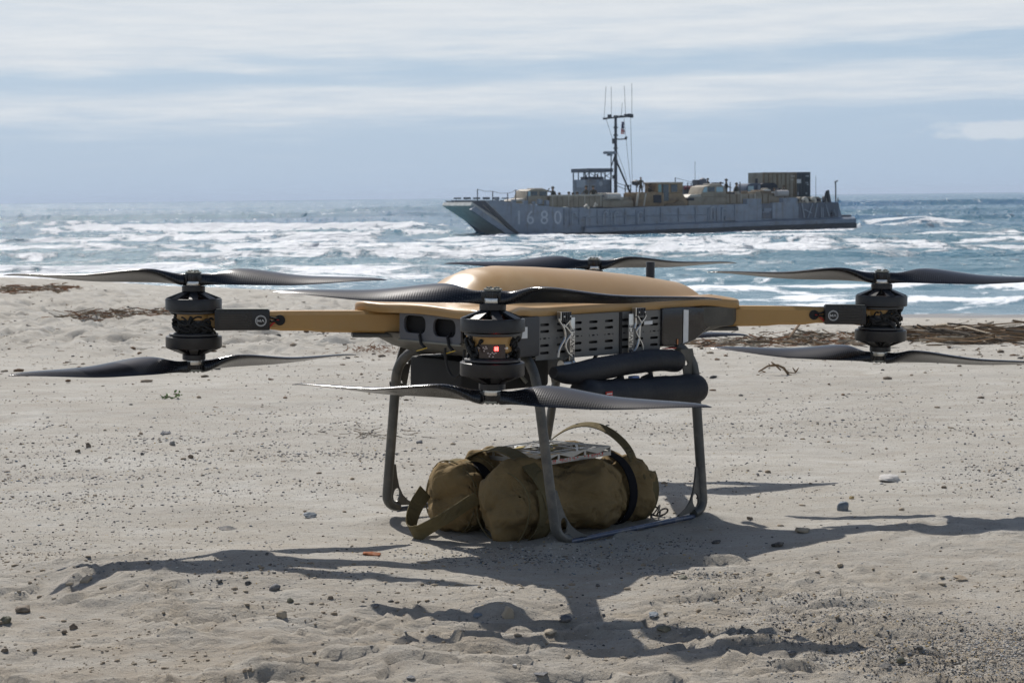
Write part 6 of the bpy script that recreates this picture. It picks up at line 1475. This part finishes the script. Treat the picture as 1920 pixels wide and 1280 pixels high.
stickpile('kelp_mound', 'pale mound of dried kelp above the right drone arm', 'seaweed', 150, cached_band(1500, 1582, 581, 579, .4), .2, .6, .01, .03, [dw[0], dw[0], dw[1]], 25, lift=.05)
stickpile('weed_sprigs', 'sparse weed crumbs and straws scattered over the far sand', 'seaweed', 300, cached_band(-40, 1960, 655, 650, 1.6), .01, .07, .001, .0035, [dw[1], dw[3], dw[0]], 26, lift=.008, flat=.08)
stickpile('weed_sprigs', 'sparse dark straws scattered over the trampled sand at left', 'seaweed', 240, cached_band(-40, 900, 600, 615, 2.0), .012, .09, .0012, .004, [dw[1], dw[3], dw[3]], 27, lift=.01, flat=.08)
stickpile('weed_tuft', 'small dark tuft of weed left of the rear drone leg', 'seaweed', 50, cached_band(676, 722, 822, 815, .07), .015, .06, .0008, .0018, [dw[1], dw[3], dw[0]], 28, lift=.008)
stickpile('reddish_sprig', 'reddish dried weed sprig below the left drone arm', 'seaweed', 70, cached_band(684, 724, 664, 655, .06), .015, .06, .0015, .003, [dw[2]], 29, lift=.02, flat=.5)
def log(name, label, pts, rad, m, cat='driftwood'):
    P = []
    for (px, py, dz) in pts:
        x, y, z = ray_ground(px, py); P.append((x, y, z + dz))
    mb = MB(); mb.tube(P, rad, 7); o = mb.build(name, m, None, smooth=True); tag(o, label, cat); return o
log('driftwood_log', 'long pale straight stick on top of the driftwood bank', [(1785, 636, .05), (1830, 634, .09), (1862, 632, .13)], [.012, .016, .009], dw[0])
log('driftwood_log', 'long brown pole along the right end of the driftwood bank', [(1850, 636, .05), (1920, 640, .05), (2000, 645, .05)], [.015, .018, .015], dw[0])
log('driftwood_log', 'short pale stump among the driftwood right of the motor', [(1846, 642, .02), (1856, 636, .07)], [.03, .016], dw[0])
log('driftwood_stick', 'thin brown stick leaning out of the weed below the right drone arm', [(1478, 640, .02), (1500, 631, .10), (1512, 624, .16)], [.012, .01, .006], dw[1])
# the twig lying alone on the right sand
x, y, z = ray_ground(1460, 703); k = y / FPX
tw = empty('twig', (x, y, z)); tag(tw, 'forked dry twig lying alone on the smooth sand right of the drone', 'twig')
for nm, pts, rad in (('stem', [(-38, 0, 6), (-20, 2, 16), (-2, 0, 18), (10, 0, 12), (18, 0, 0), (24, -2, -2)], [1.4, 1.8, 2.2, 2.4, 2.2, 1.2]), ('branch', [(-14, 0, 24), (-6, 0, 18), (4, 0, 8)], [1.2, 1.8, 1.5]), ('branch', [(-8, 0, 20), (-15, 3, 17), (-19, 0, 21)], [1.6, 1.2, .8]), ('branch', [(10, 0, 10), (20, 3, 3), (34, 4, 2)], [1.8, 1.4, .8]), ('branch', [(-34, 5, 8), (-22, 10, 3), (-30, 20, 0)], [1., .9, .6])):
    mb = MB(); mb.tube([(a * k, b * k * 2, c * k) for a, b, c in pts], [q * k for q in rad], 7); mb.build(nm, dw[1], tw, smooth=True)
x, y, z = ray_ground(1492, 698); tw = empty('twig', (x, y, z)); tag(tw, 'tiny forked twig just right of the forked dry twig', 'twig')
for sg in (-1, 1): mb = MB(); mb.tube([(0, 0, 0), (sg * 4 * k, 0, 6 * k), (sg * 6 * k, 0, 9 * k)], [1.5 * k, 1.2 * k, .6 * k], 6); mb.build('branch', dw[1], tw, smooth=True)
# green seedling
x, y, z = ray_ground(322, 748); k = y / FPX
pl = empty('seedling', (x, y, z)); tag(pl, 'small green seedling growing alone in the sand at left', 'plant')
leafm = mat('fresh_leaf', (.10, .19, .035), .5, var=.2, vscale=40)
leaf = MB()
for j in range(4): pass
lv_ = [(0, 0, 0), (.35, .35, .10), (.7, .30, .12), (1, 0, .02), (.7, -.30, .12), (.35, -.35, .10), (.5, 0, .0)]
leaf.add(lv_, [(0, 1, 6), (1, 2, 6), (2, 3, 6), (3, 4, 6), (4, 5, 6), (5, 0, 6)]); lo_ = leaf.build('leaf', leafm, pl, smooth=True); lme = lo_.data; bpy.data.objects.remove(lo_)
r_ = random.Random(4)
for cx, n, sp_ in ((-12, 9, 7), (6, 7, 6), (12, 8, 7)):
    for i in range(n):
        o = bpy.data.objects.new('leaf', lme); COL.objects.link(o); o.parent = pl; s = r_.uniform(5, 9) * k
        o.location = ((cx + r_.gauss(0, sp_ * .5)) * k, r_.gauss(0, 4) * k, abs(r_.gauss(4, 4)) * k * (1.4 if cx > 8 else .8)); o.scale = (s, s, s); o.rotation_euler = (r_.gauss(0, .4), r_.gauss(-.5, .5), r_.uniform(0, 6.28))
mb = MB(); mb.tube([(-14 * k, 0, 0), (-5 * k, 0, 3 * k), (6 * k, 0, 2 * k), (14 * k, 0, 10 * k)], 1.0 * k, 5); mb.build('stem', leafm, pl)

hm = bpy.data.materials.new('haze'); hm.use_nodes = True; hn = hm.node_tree; hn.nodes.clear()
ho = hn.nodes.new('ShaderNodeOutputMaterial'); hv = hn.nodes.new('ShaderNodeVolumePrincipled')
hv.inputs['Color'].default_value = (0.70, 0.82, 1.0, 1); hv.inputs['Density'].default_value = 0.00016; hv.inputs['Anisotropy'].default_value = 0.1
hn.links.new(hv.outputs[0], ho.inputs['Volume'])
q = MB(); q.box((0, 0, 6.0), (18600, 18600, 28)); hz_o = q.build('haze', hm); tag(hz_o, kind='stuff')
